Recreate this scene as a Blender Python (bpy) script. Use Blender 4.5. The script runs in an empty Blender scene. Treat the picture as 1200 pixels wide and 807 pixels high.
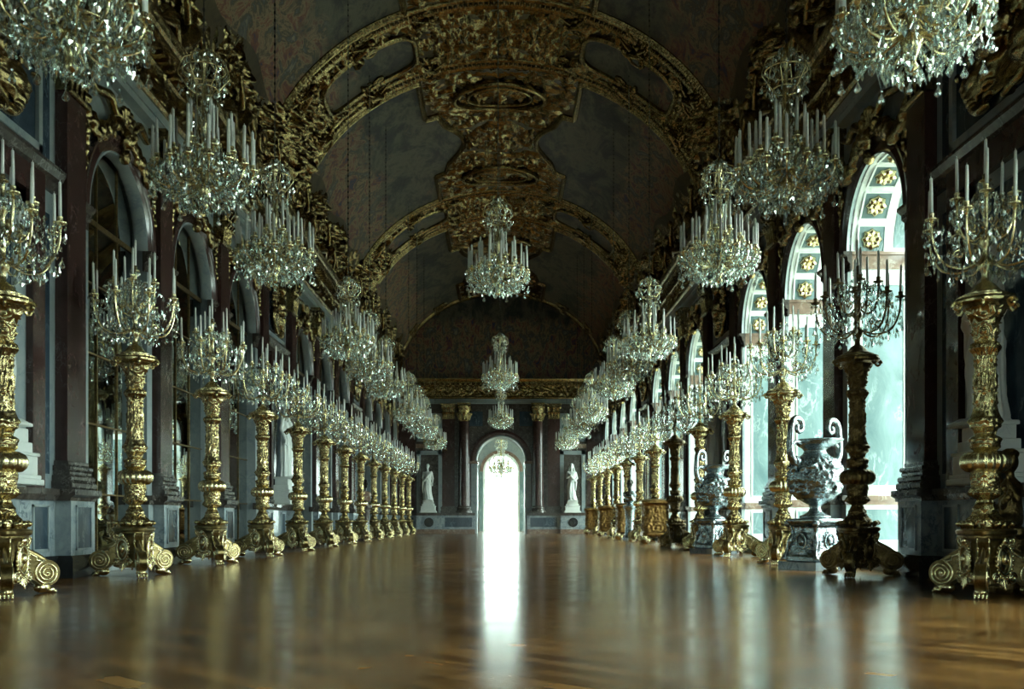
import bpy, math, random
import numpy as np
from mathutils import Vector, Matrix

random.seed(7)
RS = np.random.RandomState(7)
PI = math.pi
C = bpy.context.scene.collection
SC = bpy.context.scene

# ------------------------------------------------------------------ camera, sky, light, exposure
CAM = (0.08, 0.0, 0.70)
cam = bpy.data.cameras.new('camera')
cam.sensor_width = 36.0
cam.lens = 1167.0 / 1200.0 * 36.0
cam.shift_x = (600 - 589) / 1200.0
cam.shift_y = (609 - 403.5) / 1200.0
cam.clip_end = 400
co = bpy.data.objects.new('camera', cam)
co.location = CAM
co.rotation_euler = (PI / 2, 0, 0)
C.objects.link(co)
SC.camera = co

SKY_COL = (0.80, 1.0, 0.93, 1)
SKY_STR = 12.5
w = bpy.data.worlds.new('sky')
w.use_nodes = True
bg = w.node_tree.nodes['Background']
bg.inputs[0].default_value = SKY_COL
bg.inputs[1].default_value = SKY_STR
SC.world = w
SC.view_settings.view_transform = 'Standard'
SC.view_settings.look = 'None'
SC.view_settings.gamma = 1.0
SC.view_settings.use_curve_mapping = False
SC.view_settings.exposure = 0.80
cy = SC.cycles
cy.max_bounces = 6
cy.diffuse_bounces = 3
cy.glossy_bounces = 4
cy.transmission_bounces = 4
cy.transparent_max_bounces = 40
cy.sample_clamp_indirect = 6.0
cy.caustics_reflective = False
cy.caustics_refractive = False
cy.use_denoising = True


def portal(loc, rot, sx, sy):
    l = bpy.data.lights.new('window_daylight', 'AREA')
    l.shape = 'RECTANGLE'
    l.size, l.size_y = sx, sy
    l.energy = 1.0
    l.cycles.is_portal = True
    o = bpy.data.objects.new('window_daylight', l)
    o.location = loc
    o.rotation_euler = rot
    C.objects.link(o)


# ------------------------------------------------------------------ materials
def newmat(name):
    m = bpy.data.materials.new(name)
    m.use_nodes = True
    nt = m.node_tree
    return m, nt, nt.nodes['Principled BSDF']


def link(nt, a, ao, b, bi):
    nt.links.new(a.outputs[ao], b.inputs[bi])


def node(nt, typ, **kw):
    n = nt.nodes.new(typ)
    for k, v in kw.items():
        if hasattr(n, k):
            setattr(n, k, v)
        else:
            n.inputs[k].default_value = v
    return n


def ramp(nt, stops):
    r = nt.nodes.new('ShaderNodeValToRGB')
    e = r.color_ramp.elements
    while len(e) < len(stops):
        e.new(0.5)
    for el, (p, c) in zip(e, stops):
        el.position = p
        el.color = (*c, 1)
    return r


def m_marble(name, base, alt, vein, scale=3.0, rough=0.22, stretch=(1, 1, 1), veinw=0.06):
    m, nt, b = newmat(name)
    tc = node(nt, 'ShaderNodeTexCoord')
    mp = node(nt, 'ShaderNodeMapping')
    mp.inputs['Scale'].default_value = stretch
    link(nt, tc, 'Object', mp, 'Vector')
    n1 = node(nt, 'ShaderNodeTexNoise', Scale=scale, Detail=8.0, Roughness=0.65, Distortion=0.8)
    link(nt, mp, 0, n1, 'Vector')
    r1 = ramp(nt, [(0.32, base), (0.68, alt)])
    link(nt, n1, 0, r1, 0)
    n2 = node(nt, 'ShaderNodeTexNoise', Scale=scale * 1.3, Detail=9.0, Roughness=0.6, Distortion=0.5)
    link(nt, mp, 0, n2, 'Vector')
    sub = node(nt, 'ShaderNodeMath', operation='SUBTRACT')
    link(nt, n2, 0, sub, 0)
    sub.inputs[1].default_value = 0.5
    ab = node(nt, 'ShaderNodeMath', operation='ABSOLUTE')
    link(nt, sub, 0, ab, 0)
    r2 = ramp(nt, [(0.0, (1, 1, 1)), (veinw, (0, 0, 0))])
    link(nt, ab, 0, r2, 0)
    n4 = node(nt, 'ShaderNodeTexNoise', Scale=scale * 0.8, Detail=3.0)
    mp4 = node(nt, 'ShaderNodeMapping')
    mp4.inputs['Location'].default_value = (7.3, 1.9, 4.1)
    link(nt, mp, 0, mp4, 0)
    link(nt, mp4, 0, n4, 0)
    r4 = ramp(nt, [(0.46, (0, 0, 0)), (0.62, (0.8, 0.8, 0.8))])
    link(nt, n4, 0, r4, 0)
    gt = node(nt, 'ShaderNodeMath', operation='MULTIPLY')
    link(nt, r2, 0, gt, 0)
    link(nt, r4, 0, gt, 1)
    mx = node(nt, 'ShaderNodeMixRGB')
    link(nt, gt, 0, mx, 0)
    link(nt, r1, 0, mx, 1)
    mx.inputs[2].default_value = (*vein, 1)
    link(nt, mx, 0, b, 'Base Color')
    b.inputs['Roughness'].default_value = rough
    return m


def m_metal(name, c1, c2, rough=0.32, scale=14.0, bump=0.35, dist=0.02, metallic=1.0, fine=60.0):
    m, nt, b = newmat(name)
    tc = node(nt, 'ShaderNodeTexCoord')
    n = node(nt, 'ShaderNodeTexNoise', Scale=scale, Detail=6.0, Roughness=0.7, Distortion=0.6)
    link(nt, tc, 'Object', n, 'Vector')
    r = ramp(nt, [(0.3, c2), (0.62, c1)])
    link(nt, n, 0, r, 0)
    link(nt, r, 0, b, 'Base Color')
    b.inputs['Metallic'].default_value = metallic
    b.inputs['Roughness'].default_value = rough
    if bump > 0:
        v = node(nt, 'ShaderNodeTexVoronoi', Scale=fine)
        v.feature = 'SMOOTH_F1'
        link(nt, tc, 'Object', v, 'Vector')
        ad = node(nt, 'ShaderNodeMath', operation='ADD')
        link(nt, v, 0, ad, 0)
        link(nt, n, 0, ad, 1)
        bp = node(nt, 'ShaderNodeBump', Strength=bump, Distance=dist)
        link(nt, ad, 0, bp, 'Height')
        link(nt, bp, 0, b, 'Normal')
    return m


def m_plain(name, c, rough=0.5, metallic=0.0, spec=0.5):
    m, nt, b = newmat(name)
    b.inputs['Base Color'].default_value = (*c, 1)
    b.inputs['Roughness'].default_value = rough
    b.inputs['Metallic'].default_value = metallic
    b.inputs['Specular IOR Level'].default_value = spec
    tc = node(nt, 'ShaderNodeTexCoord')
    n = node(nt, 'ShaderNodeTexNoise', Scale=25.0, Detail=4.0)
    link(nt, tc, 'Object', n, 'Vector')
    r = ramp(nt, [(0.3, tuple(x * 0.86 for x in c)), (0.7, c)])
    link(nt, n, 0, r, 0)
    link(nt, r, 0, b, 'Base Color')
    return m


def m_crystal(name, tint, trans=0.45):
    m, nt, b = newmat(name)
    nt.nodes.remove(b)
    out = nt.nodes['Material Output']
    t = node(nt, 'ShaderNodeBsdfTransparent')
    t.inputs[0].default_value = (*tint, 1)
    g = node(nt, 'ShaderNodeBsdfGlossy')
    g.inputs[0].default_value = (1.0, 1.0, 0.97, 1)
    g.inputs['Roughness'].default_value = 0.03
    tr = node(nt, 'ShaderNodeBsdfTranslucent')
    tr.inputs[0].default_value = (0.8, 0.9, 0.9, 1)
    m1 = node(nt, 'ShaderNodeMixShader')
    m1.inputs[0].default_value = 0.10
    link(nt, g, 0, m1, 1)
    link(nt, tr, 0, m1, 2)
    m2 = node(nt, 'ShaderNodeMixShader')
    m2.inputs[0].default_value = trans
    link(nt, m1, 0, m2, 1)
    link(nt, t, 0, m2, 2)
    link(nt, m2, 0, out, 'Surface')
    return m


def m_glass(name):
    m, nt, b = newmat(name)
    nt.nodes.remove(b)
    out = nt.nodes['Material Output']
    t = node(nt, 'ShaderNodeBsdfTransparent')
    t.inputs[0].default_value = (0.96, 1.0, 0.98, 1)
    g = node(nt, 'ShaderNodeBsdfGlossy')
    g.inputs['Roughness'].default_value = 0.03
    fr = node(nt, 'ShaderNodeFresnel', IOR=1.45)
    mm = node(nt, 'ShaderNodeMath', operation='MULTIPLY')
    link(nt, fr, 0, mm, 0)
    mm.inputs[1].default_value = 0.6
    m2 = node(nt, 'ShaderNodeMixShader')
    link(nt, mm, 0, m2, 0)
    link(nt, t, 0, m2, 1)
    link(nt, g, 0, m2, 2)
    link(nt, m2, 0, out, 'Surface')
    return m


def m_floor(name):
    m, nt, b = newmat(name)
    tc = node(nt, 'ShaderNodeTexCoord')
    mp = node(nt, 'ShaderNodeMapping')
    mp.inputs['Rotation'].default_value = (0, 0, PI / 4)
    link(nt, tc, 'Object', mp, 'Vector')
    br = node(nt, 'ShaderNodeTexBrick', Scale=1.0)
    br.inputs['Brick Width'].default_value = 0.62
    br.inputs['Row Height'].default_value = 0.125
    br.inputs['Mortar Size'].default_value = 0.004
    br.inputs['Color1'].default_value = (0.13, 0.055, 0.015, 1)
    br.inputs['Color2'].default_value = (0.40, 0.19, 0.055, 1)
    br.inputs['Mortar'].default_value = (0.05, 0.026, 0.010, 1)
    link(nt, mp, 0, br, 'Vector')
    # lozenge parquet panels
    mp2 = node(nt, 'ShaderNodeMapping')
    mp2.inputs['Rotation'].default_value = (0, 0, -PI / 4)
    link(nt, tc, 'Object', mp2, 'Vector')
    ck = node(nt, 'ShaderNodeTexBrick', Scale=1.0)
    ck.inputs['Brick Width'].default_value = 1.1
    ck.inputs['Row Height'].default_value = 1.1
    ck.inputs['Mortar Size'].default_value = 0.03
    ck.inputs['Color1'].default_value = (1, 1, 1, 1)
    ck.inputs['Color2'].default_value = (0.78, 0.76, 0.72, 1)
    ck.inputs['Mortar'].default_value = (0.62, 0.58, 0.54, 1)
    link(nt, mp2, 0, ck, 'Vector')
    mx = node(nt, 'ShaderNodeMixRGB')
    mx.blend_type = 'MULTIPLY'
    mx.inputs[0].default_value = 1.0
    link(nt, br, 0, mx, 1)
    link(nt, ck, 0, mx, 2)
    n = node(nt, 'ShaderNodeTexNoise', Scale=1.4, Detail=6.0, Roughness=0.6)
    link(nt, tc, 'Object', n, 'Vector')
    r = ramp(nt, [(0.3, (0.7, 0.7, 0.7)), (0.7, (1.15, 1.12, 1.05))])
    link(nt, n, 0, r, 0)
    mx2 = node(nt, 'ShaderNodeMixRGB')
    mx2.blend_type = 'MULTIPLY'
    mx2.inputs[0].default_value = 1.0
    link(nt, mx, 0, mx2, 1)
    link(nt, r, 0, mx2, 2)
    link(nt, mx2, 0, b, 'Base Color')
    rr = ramp(nt, [(0.3, (0.15, 0.15, 0.15)), (0.7, (0.24, 0.24, 0.24))])
    link(nt, n, 0, rr, 0)
    link(nt, rr, 0, b, 'Roughness')
    b.inputs['Specular IOR Level'].default_value = 0.38
    n2 = node(nt, 'ShaderNodeTexNoise', Scale=7.0, Detail=3.0)
    link(nt, tc, 'Object', n2, 'Vector')
    bp = node(nt, 'ShaderNodeBump', Strength=0.05, Distance=0.01)
    link(nt, n2, 0, bp, 'Height')
    bp2 = node(nt, 'ShaderNodeBump', Strength=0.10, Distance=0.004)
    link(nt, br, 'Fac', bp2, 'Height')
    link(nt, bp, 0, bp2, 'Normal')
    link(nt, bp2, 0, b, 'Normal')
    return m


def m_painting(name, seed):
    """painted sky and drapery: clouds above, warm figure colours towards the cornice"""
    m, nt, b = newmat(name)
    tc = node(nt, 'ShaderNodeTexCoord')
    mp = node(nt, 'ShaderNodeMapping')
    mp.inputs['Location'].default_value = (seed * 3.7, seed * 1.3, seed)
    mp.inputs['Scale'].default_value = (0.9, 0.4, 0.5)
    mp.inputs['Rotation'].default_value = (0.3, 0.2, 0.5)
    link(nt, tc, 'Object', mp, 'Vector')
    n = node(nt, 'ShaderNodeTexNoise', Scale=1.5, Detail=9.0, Roughness=0.70, Distortion=0.5)
    link(nt, mp, 0, n, 'Vector')
    sky = ramp(nt, [(0.34, (0.009, 0.012, 0.020)), (0.45, (0.038, 0.040, 0.037)), (0.55, (0.135, 0.122, 0.085)), (0.68, (0.033, 0.036, 0.030))])
    link(nt, n, 0, sky, 0)
    n2 = node(nt, 'ShaderNodeTexNoise', Scale=3.4, Detail=9.0, Roughness=0.72, Distortion=0.6)
    link(nt, mp, 0, n2, 'Vector')
    fig = ramp(nt, [(0.36, (0.03, 0.04, 0.11)), (0.43, (0.20, 0.065, 0.04)), (0.49, (0.30, 0.22, 0.13)), (0.55, (0.07, 0.055, 0.04)), (0.60, (0.10, 0.11, 0.12)), (0.66, (0.30, 0.26, 0.18))])
    link(nt, n2, 0, fig, 0)
    sx = node(nt, 'ShaderNodeSeparateXYZ')
    link(nt, tc, 'Object', sx, 0)
    mr = node(nt, 'ShaderNodeMapRange')
    mr.inputs['From Min'].default_value = 11.4
    mr.inputs['From Max'].default_value = 9.6
    link(nt, sx, 'Z', mr, 0)
    n3 = node(nt, 'ShaderNodeTexNoise', Scale=2.0, Detail=4.0)
    link(nt, mp, 0, n3, 'Vector')
    ad = node(nt, 'ShaderNodeMath', operation='ADD')
    link(nt, mr, 0, ad, 0)
    link(nt, n3, 0, ad, 1)
    st = ramp(nt, [(0.62, (0, 0, 0)), (0.85, (1, 1, 1))])
    link(nt, ad, 0, st, 0)
    mx = node(nt, 'ShaderNodeMixRGB')
    link(nt, st, 0, mx, 0)
    link(nt, sky, 0, mx, 1)
    link(nt, fig, 0, mx, 2)
    link(nt, mx, 0, b, 'Base Color')
    b.inputs['Roughness'].default_value = 0.5
    return m


M = {}
M['gold'] = m_metal('gilding', (0.62, 0.50, 0.26), (0.20, 0.14, 0.06), 0.26, 12, 0.15, 0.010, fine=30)
M['gold_smooth'] = m_metal('burnished_gilding', (0.82, 0.72, 0.44), (0.46, 0.35, 0.17), 0.26, 16, 0.08, 0.008)
M['gold_deep'] = m_metal('toned_gilding', (0.36, 0.27, 0.12), (0.11, 0.075, 0.03), 0.30, 14, 0.15, 0.01)
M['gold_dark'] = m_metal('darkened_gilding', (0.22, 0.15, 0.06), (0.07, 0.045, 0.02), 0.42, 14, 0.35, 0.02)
M['gold_wall'] = m_metal('wall_gilding', (0.44, 0.335, 0.16), (0.05, 0.034, 0.015), 0.20, 7, 0.4, 0.03, fine=20)
M['gold_tub'] = m_metal('antique_gilding', (0.34, 0.20, 0.07), (0.10, 0.05, 0.018), 0.30, 12, 0.3, 0.02)
M['silver'] = m_metal('silvered_lead', (0.42, 0.48, 0.50), (0.10, 0.12, 0.13), 0.24, 11, 0.3, 0.02)
M['bronze'] = m_metal('black_bronze', (0.06, 0.055, 0.05), (0.02, 0.02, 0.02), 0.4, 12, 0.2, 0.01)
M['iron'] = m_plain('dark_iron', (0.02, 0.018, 0.015), 0.6, 0.3)
M['wax'] = m_plain('candle_wax', (0.92, 0.94, 0.88), 0.4)
M['crystal'] = m_crystal('lead_crystal', (0.88, 0.94, 0.92), 0.52)
M['glass'] = m_glass('window_glass')
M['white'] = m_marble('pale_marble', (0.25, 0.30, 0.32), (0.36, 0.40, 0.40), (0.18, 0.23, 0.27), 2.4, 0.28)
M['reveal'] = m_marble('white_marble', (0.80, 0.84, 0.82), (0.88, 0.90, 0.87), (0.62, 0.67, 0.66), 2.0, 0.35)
M['stone'] = m_marble('grey_stone', (0.22, 0.27, 0.28), (0.34, 0.38, 0.38), (0.14, 0.18, 0.19), 3.0, 0.75)
M['dado'] = m_marble('grey_veined_marble', (0.22, 0.27, 0.30), (0.38, 0.43, 0.45), (0.06, 0.09, 0.13), 5.0, 0.22)
M['green'] = m_marble('sea_green_marble', (0.07, 0.13, 0.14), (0.17, 0.25, 0.25), (0.42, 0.50, 0.48), 2.6, 0.35, (1, 1, 0.5), 0.03)
M['slate'] = m_marble('slate_blue_marble', (0.025, 0.042, 0.062), (0.055, 0.085, 0.115), (0.22, 0.28, 0.32), 2.6, 0.18, (1, 1, 0.6), 0.022)
M['rouge'] = m_marble('dark_red_marble', (0.042, 0.022, 0.020), (0.078, 0.040, 0.036), (0.18, 0.14, 0.135), 4.5, 0.16, (1, 1, 0.7), 0.018)
M['brown'] = m_marble('brown_marble', (0.16, 0.10, 0.075), (0.27, 0.18, 0.13), (0.42, 0.36, 0.30), 6.0, 0.22)
M['ledge'] = m_marble('umber_marble', (0.05, 0.04, 0.036), (0.10, 0.085, 0.075), (0.28, 0.26, 0.24), 7.0, 0.2, (1, 1, 1), 0.03)
M['black'] = m_marble('black_marble', (0.012, 0.013, 0.014), (0.03, 0.032, 0.034), (0.10, 0.11, 0.11), 4.0, 0.2, (1, 1, 1), 0.015)
M['statue'] = m_marble('statuary_marble', (0.72, 0.75, 0.73), (0.82, 0.84, 0.80), (0.60, 0.63, 0.62), 3.0, 0.42, (1, 1, 1), 0.02)
M['floor'] = m_floor('oak_parquet')
M['mirror'] = m_metal('old_mirror_glass', (0.40, 0.44, 0.43), (0.27, 0.31, 0.31), 0.015, 2.0, 0.0)
M['paint'] = m_plain('window_paint', (0.70, 0.70, 0.62), 0.5)
M['gravel'] = m_plain('garden_gravel', (0.32, 0.32, 0.27), 0.9)
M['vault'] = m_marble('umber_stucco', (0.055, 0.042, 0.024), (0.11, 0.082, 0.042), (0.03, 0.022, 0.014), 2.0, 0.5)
for i in range(4):
    M['art%d' % i] = m_painting('ceiling_painting', i + 1)


# ------------------------------------------------------------------ numpy noise
_T = RS.rand(256, 256)


def vnoise(x, y, s=0.0):
    x = np.asarray(x) + s * 17.3 + 500
    y = np.asarray(y) + s * 9.1 + 500
    xi = np.floor(x).astype(int)
    yi = np.floor(y).astype(int)
    fx = x - xi
    fy = y - yi
    fx = fx * fx * (3 - 2 * fx)
    fy = fy * fy * (3 - 2 * fy)
    g = lambda a, b: _T[a % 256, b % 256]
    return (g(xi, yi) * (1 - fx) + g(xi + 1, yi) * fx) * (1 - fy) + (g(xi, yi + 1) * (1 - fx) + g(xi + 1, yi + 1) * fx) * fy


def worley(x, y, s=0.0):
    x = np.asarray(x) + s * 13.7 + 300
    y = np.asarray(y) + s * 5.9 + 300
    xi = np.floor(x).astype(int)
    yi = np.floor(y).astype(int)
    d = np.full(x.shape, 9.0)
    for i in (-1, 0, 1):
        for j in (-1, 0, 1):
            px = xi + i + _T[(xi + i) % 256, (yi + j) % 256]
            py = yi + j + _T[(yi + j + 77) % 256, (xi + i + 31) % 256]
            d = np.minimum(d, np.hypot(px - x, py - y))
    return d


def ornament(u, v, s=0.0, fine=0.45):
    """height 0..1 of a carved foliage field"""
    a = vnoise(u * 1.3, v * 1.3, s) * 2.2
    uu = u + 0.45 * np.sin(a * 3 + v * 2)
    vv = v + 0.45 * np.cos(a * 3 + u * 2)
    b = np.clip(1 - worley(uu * 1.5, vv * 1.5, s) / 0.62, 0, 1) ** 0.6
    c = np.clip(1 - worley(uu * 4.2, vv * 4.2, s + 3) / 0.6, 0, 1) ** 0.7
    e = 1 - np.abs(np.sin(6 * (uu + a * 0.6))) * 0.5
    return np.clip((1 - fine) * b * e + fine * c * (0.35 + 0.65 * b), 0, 1)


# ------------------------------------------------------------------ mesh builder
class MB:
    def __init__(self):
        self.v, self.f, self.n = [], [], 0

    def add(self, verts, faces):
        v = np.asarray(verts, dtype=float).reshape(-1, 3)
        self.v.append(v)
        k = self.n
        self.f.extend([tuple(i + k for i in q) for q in faces])
        self.n += len(v)
        return self

    def box(self, x0, x1, y0, y1, z0, z1):
        x0, x1 = min(x0, x1), max(x0, x1)
        v = [(x, y, z) for x in (x0, x1) for y in (y0, y1) for z in (z0, z1)]
        return self.add(v, [(0, 1, 3, 2), (4, 6, 7, 5), (0, 4, 5, 1), (2, 3, 7, 6), (0, 2, 6, 4), (1, 5, 7, 3)])

    def lathe(self, prof, n=32, c=(0, 0, 0), fn=None, cap=True):
        prof = np.asarray(prof, float)
        th = np.arange(n) * 2 * PI / n
        R = np.repeat(prof[:, :1], n, 1)
        Z = np.repeat(prof[:, 1:2], n, 1)
        T = np.repeat(th[None, :], len(prof), 0)
        if fn:
            R = fn(T, Z, R)
        v = np.stack([c[0] + R * np.cos(T), c[1] + R * np.sin(T), c[2] + Z], -1).reshape(-1, 3)
        f = []
        for i in range(len(prof) - 1):
            a, b = i * n, (i + 1) * n
            for j in range(n):
                k = (j + 1) % n
                f.append((a + j, a + k, b + k, b + j))
        if cap:
            f.append(tuple(range(n - 1, -1, -1)))
            f.append(tuple((len(prof) - 1) * n + j for j in range(n)))
        return self.add(v, f)

    def tube(self, path, r, n=8, flat=1.0, closed=False):
        P = np.asarray(path, float)
        m = len(P)
        r = np.full(m, r) if np.isscalar(r) else np.asarray(r, float)
        T = np.gradient(P, axis=0)
        if closed:
            T = np.roll(P, -1, 0) - np.roll(P, 1, 0)
        T /= np.linalg.norm(T, axis=1)[:, None] + 1e-9
        up = np.array([0, 0, 1.0]) if abs(T[0][2]) < 0.9 else np.array([1.0, 0, 0])
        N = np.zeros_like(P)
        nv = up - T[0] * up.dot(T[0])
        for i in range(m):
            nv = nv - T[i] * nv.dot(T[i])
            nv /= np.linalg.norm(nv) + 1e-9
            N[i] = nv
        B = np.cross(T, N)
        th = np.arange(n) * 2 * PI / n
        v = P[:, None, :] + r[:, None, None] * (np.cos(th)[None, :, None] * N[:, None, :] + flat * np.sin(th)[None, :, None] * B[:, None, :])
        f = []
        for i in range(m if closed else m - 1):
            a, b = i * n, ((i + 1) % m) * n
            for j in range(n):
                k = (j + 1) % n
                f.append((a + j, a + k, b + k, b + j))
        if not closed:
            f.append(tuple(range(n - 1, -1, -1)))
            f.append(tuple((m - 1) * n + j for j in range(n)))
        return self.add(v.reshape(-1, 3), f)

    def ball(self, c, r, n=12, rot=None):
        r = (r, r, r) if np.isscalar(r) else r
        k = max(4, n // 2)
        v = [(0, 0, -1)]
        for i in range(1, k):
            p = -PI / 2 + PI * i / k
            for j in range(n):
                t = 2 * PI * j / n
                v.append((math.cos(p) * math.cos(t), math.cos(p) * math.sin(t), math.sin(p)))
        v.append((0, 0, 1))
        v = np.array(v) * np.array(r)
        if rot is not None:
            v = v @ np.array(rot).T
        v = v + np.array(c)
        f = [(0, 1 + (j + 1) % n, 1 + j) for j in range(n)]
        for i in range(k - 2):
            a, b = 1 + i * n, 1 + (i + 1) * n
            for j in range(n):
                f.append((a + j, a + (j + 1) % n, b + (j + 1) % n, b + j))
        l = 1 + (k - 1) * n
        a = 1 + (k - 2) * n
        f += [(a + j, a + (j + 1) % n, l) for j in range(n)]
        return self.add(v, f)

    def prism(self, poly, o, u, v, w, t0, t1):
        """poly in (u,v) about o, extruded along w from t0 to t1"""
        o, u, v, w = (np.array(a, float) for a in (o, u, v, w))
        P = np.asarray(poly, float)
        a = o + P[:, :1] * u + P[:, 1:2] * v
        n = len(P)
        f = [tuple(range(n)), tuple(range(2 * n - 1, n - 1, -1))]
        f += [(i, i + n, (i + 1) % n + n, (i + 1) % n) for i in range(n)]
        return self.add(np.vstack([a + w * t0, a + w * t1]), f)

    def grid(self, X, Y, Z, flip=False):
        h, k = X.shape
        v = np.stack([X, Y, Z], -1).reshape(-1, 3)
        I = np.arange(h * k).reshape(h, k)
        q = np.stack([I[:-1, :-1], I[1:, :-1], I[1:, 1:], I[:-1, 1:]], -1).reshape(-1, 4)
        if flip:
            q = q[:, ::-1]
        return self.add(v, [tuple(r) for r in q.tolist()])

    def drops(self, P, L, W):
        """faceted pear drops hanging from points P, length L, width W, each turned at random"""
        P = np.asarray(P, float)
        L = np.broadcast_to(L, (len(P),))
        W = np.broadcast_to(W, (len(P),))
        for p, l, wd in zip(P, L, W):
            a = random.random() * PI
            tx, ty = random.uniform(-0.25, 0.25) * l, random.uniform(-0.25, 0.25) * l
            c, s = math.cos(a), math.sin(a)
            v = [(0, 0, 0)]
            for (rx, ry, z) in ((0.5, 0, -0.62), (0, 0.22, -0.60), (-0.5, 0, -0.62), (0, -0.22, -0.60)):
                v.append((rx * wd, ry * wd, z * l))
            v.append((0, 0, -l))
            q = [(p[0] + x * c - y * s + tx * (-z / l), p[1] + x * s + y * c + ty * (-z / l), p[2] + z) for x, y, z in v]
            self.add(q, [(0, 1, 2), (0, 2, 3), (0, 3, 4), (0, 4, 1), (5, 2, 1), (5, 3, 2), (5, 4, 3), (5, 1, 4)])
        return self

    def mesh(self, name, smooth=True):
        me = bpy.data.meshes.new(name)
        v = np.vstack(self.v)
        me.from_pydata(v.tolist(), [], self.f)
        if smooth:
            me.polygons.foreach_set('use_smooth', [True] * len(me.polygons))
            if smooth == 'auto':
                me.set_sharp_from_angle(angle=0.7)
        me.update()
        return me

    def build(self, name, mat, parent=None, smooth='auto', loc=None):
        me = self.mesh(name, smooth)
        me.materials.append(M[mat] if isinstance(mat, str) else mat)
        return link_obj(name, me, parent, loc)

    def fused(self, name, mat, parent=None, voxel=0.02, smooth_it=4, loc=None):
        """one continuous surface out of overlapping volumes"""
        me = self.mesh(name, False)
        o = bpy.data.objects.new('work', me)
        C.objects.link(o)
        r = o.modifiers.new('r', 'REMESH')
        r.mode = 'VOXEL'
        r.voxel_size = voxel
        if smooth_it:
            s = o.modifiers.new('s', 'SMOOTH')
            s.iterations = smooth_it
            s.factor = 0.5
        dg = bpy.context.evaluated_depsgraph_get()
        me2 = bpy.data.meshes.new_from_object(o.evaluated_get(dg))
        me2.name = name
        me2.polygons.foreach_set('use_smooth', [True] * len(me2.polygons))
        bpy.data.objects.remove(o)
        me2.materials.clear()
        me2.materials.append(M[mat])
        return link_obj(name, me2, parent, loc)


def link_obj(name, me, parent=None, loc=None):
    o = bpy.data.objects.new(name, me)
    C.objects.link(o)
    if parent:
        o.parent = parent
    if loc is not None:
        o.location = loc
    return o


def thing(name, label, cat, loc=(0, 0, 0), rz=0.0, group=None):
    o = bpy.data.objects.new(name, None)
    o.empty_display_size = 0.1
    C.objects.link(o)
    o.location = loc
    o.rotation_euler = (0, 0, rz)
    tag(o, label, cat, group)
    return o


def tag(o, label, cat, group=None):
    o['label'] = label
    o['category'] = cat
    if group:
        o['group'] = group
    return o


def struct(o):
    o['kind'] = 'structure'
    return o


def stuff(o):
    o['kind'] = 'stuff'
    return o


KIDS = {}


def dup(root, loc, rz=0.0, label=None, swap=None):
    """copy a thing, its parts and their sub-parts"""
    def one(o, par):
        c = o.copy()
        C.objects.link(c)
        if par is not None:
            c.parent = par
        if swap and c.type == 'MESH' and c.material_slots and c.material_slots[0].material in swap:
            c.material_slots[0].link = 'OBJECT'
            c.material_slots[0].material = swap[o.data.materials[0]]
        for ch in KIDS[root.name].get(o.name, ()):
            one(ch, c)
        return c
    if root.name not in KIDS:
        d = {}
        for o in list(root.children_recursive):
            d.setdefault(o.parent.name, []).append(o)
        KIDS[root.name] = d
    r = one(root, None)
    r.location = loc
    r.rotation_euler = (0, 0, rz)
    if label:
        r['label'] = label
    return r


ORD = ['nearest', 'second', 'third', 'fourth', 'fifth', 'sixth', 'seventh', 'eighth', 'ninth', 'tenth', 'eleventh', 'twelfth', 'thirteenth']


# ------------------------------------------------------------------ the hall: dimensions
Y0, YE = -9.0, 51.5          # length built behind the camera, and the end wall
XW = 5.35                    # wall face
XP = 5.20                    # pilaster face
ZC = 7.95                    # top of cornice, springing of the vault
VA, VB = 5.3, 4.35           # vault half span and rise
AR, AO = 1.07, 1.30          # arch opening radius and outer radius of its band
ZS, SILL = 4.75, 0.25        # springing of the arches, sill
MIRD, WIND = 0.14, 0.95      # reveal depth of the mirrors and of the windows
ARCH = [3.4, 6.7, 14.0, 17.3, 20.6, 26.85, 30.15, 33.45, 39.6, 42.9, 46.2, 49.5]
ARCHB = []  # window bays behind the camera left as blank wall to cut the daylight
PILA = [1.75, 5.05, 8.35, 12.35, 15.65, 18.95, 22.25, 25.2, 28.5, 31.8, 35.1, 37.95, 41.25, 44.55, 47.85, 51.1]
NICHE = [(8.35, 12.35), (22.25, 25.2), (35.1, 37.95)]


def arch_path(c, r, n=24, z0=SILL):
    pts = [(c - r, z0), (c - r, ZS)]
    pts += [(c - r * math.cos(PI * i / n), ZS + r * math.sin(PI * i / n)) for i in range(1, n)]
    pts += [(c + r, ZS), (c + r, z0)]
    return pts


# ------------------------------------------------------------------ floor, ground
struct(MB().box(-5.9, 5.9, Y0, YE + 0.3, -0.1, 0.0).build('floor', 'floor'))
g = MB().box(-60, 90, -60, 130, -1.6, -1.2).build('ground', 'gravel')
struct(g)


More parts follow.
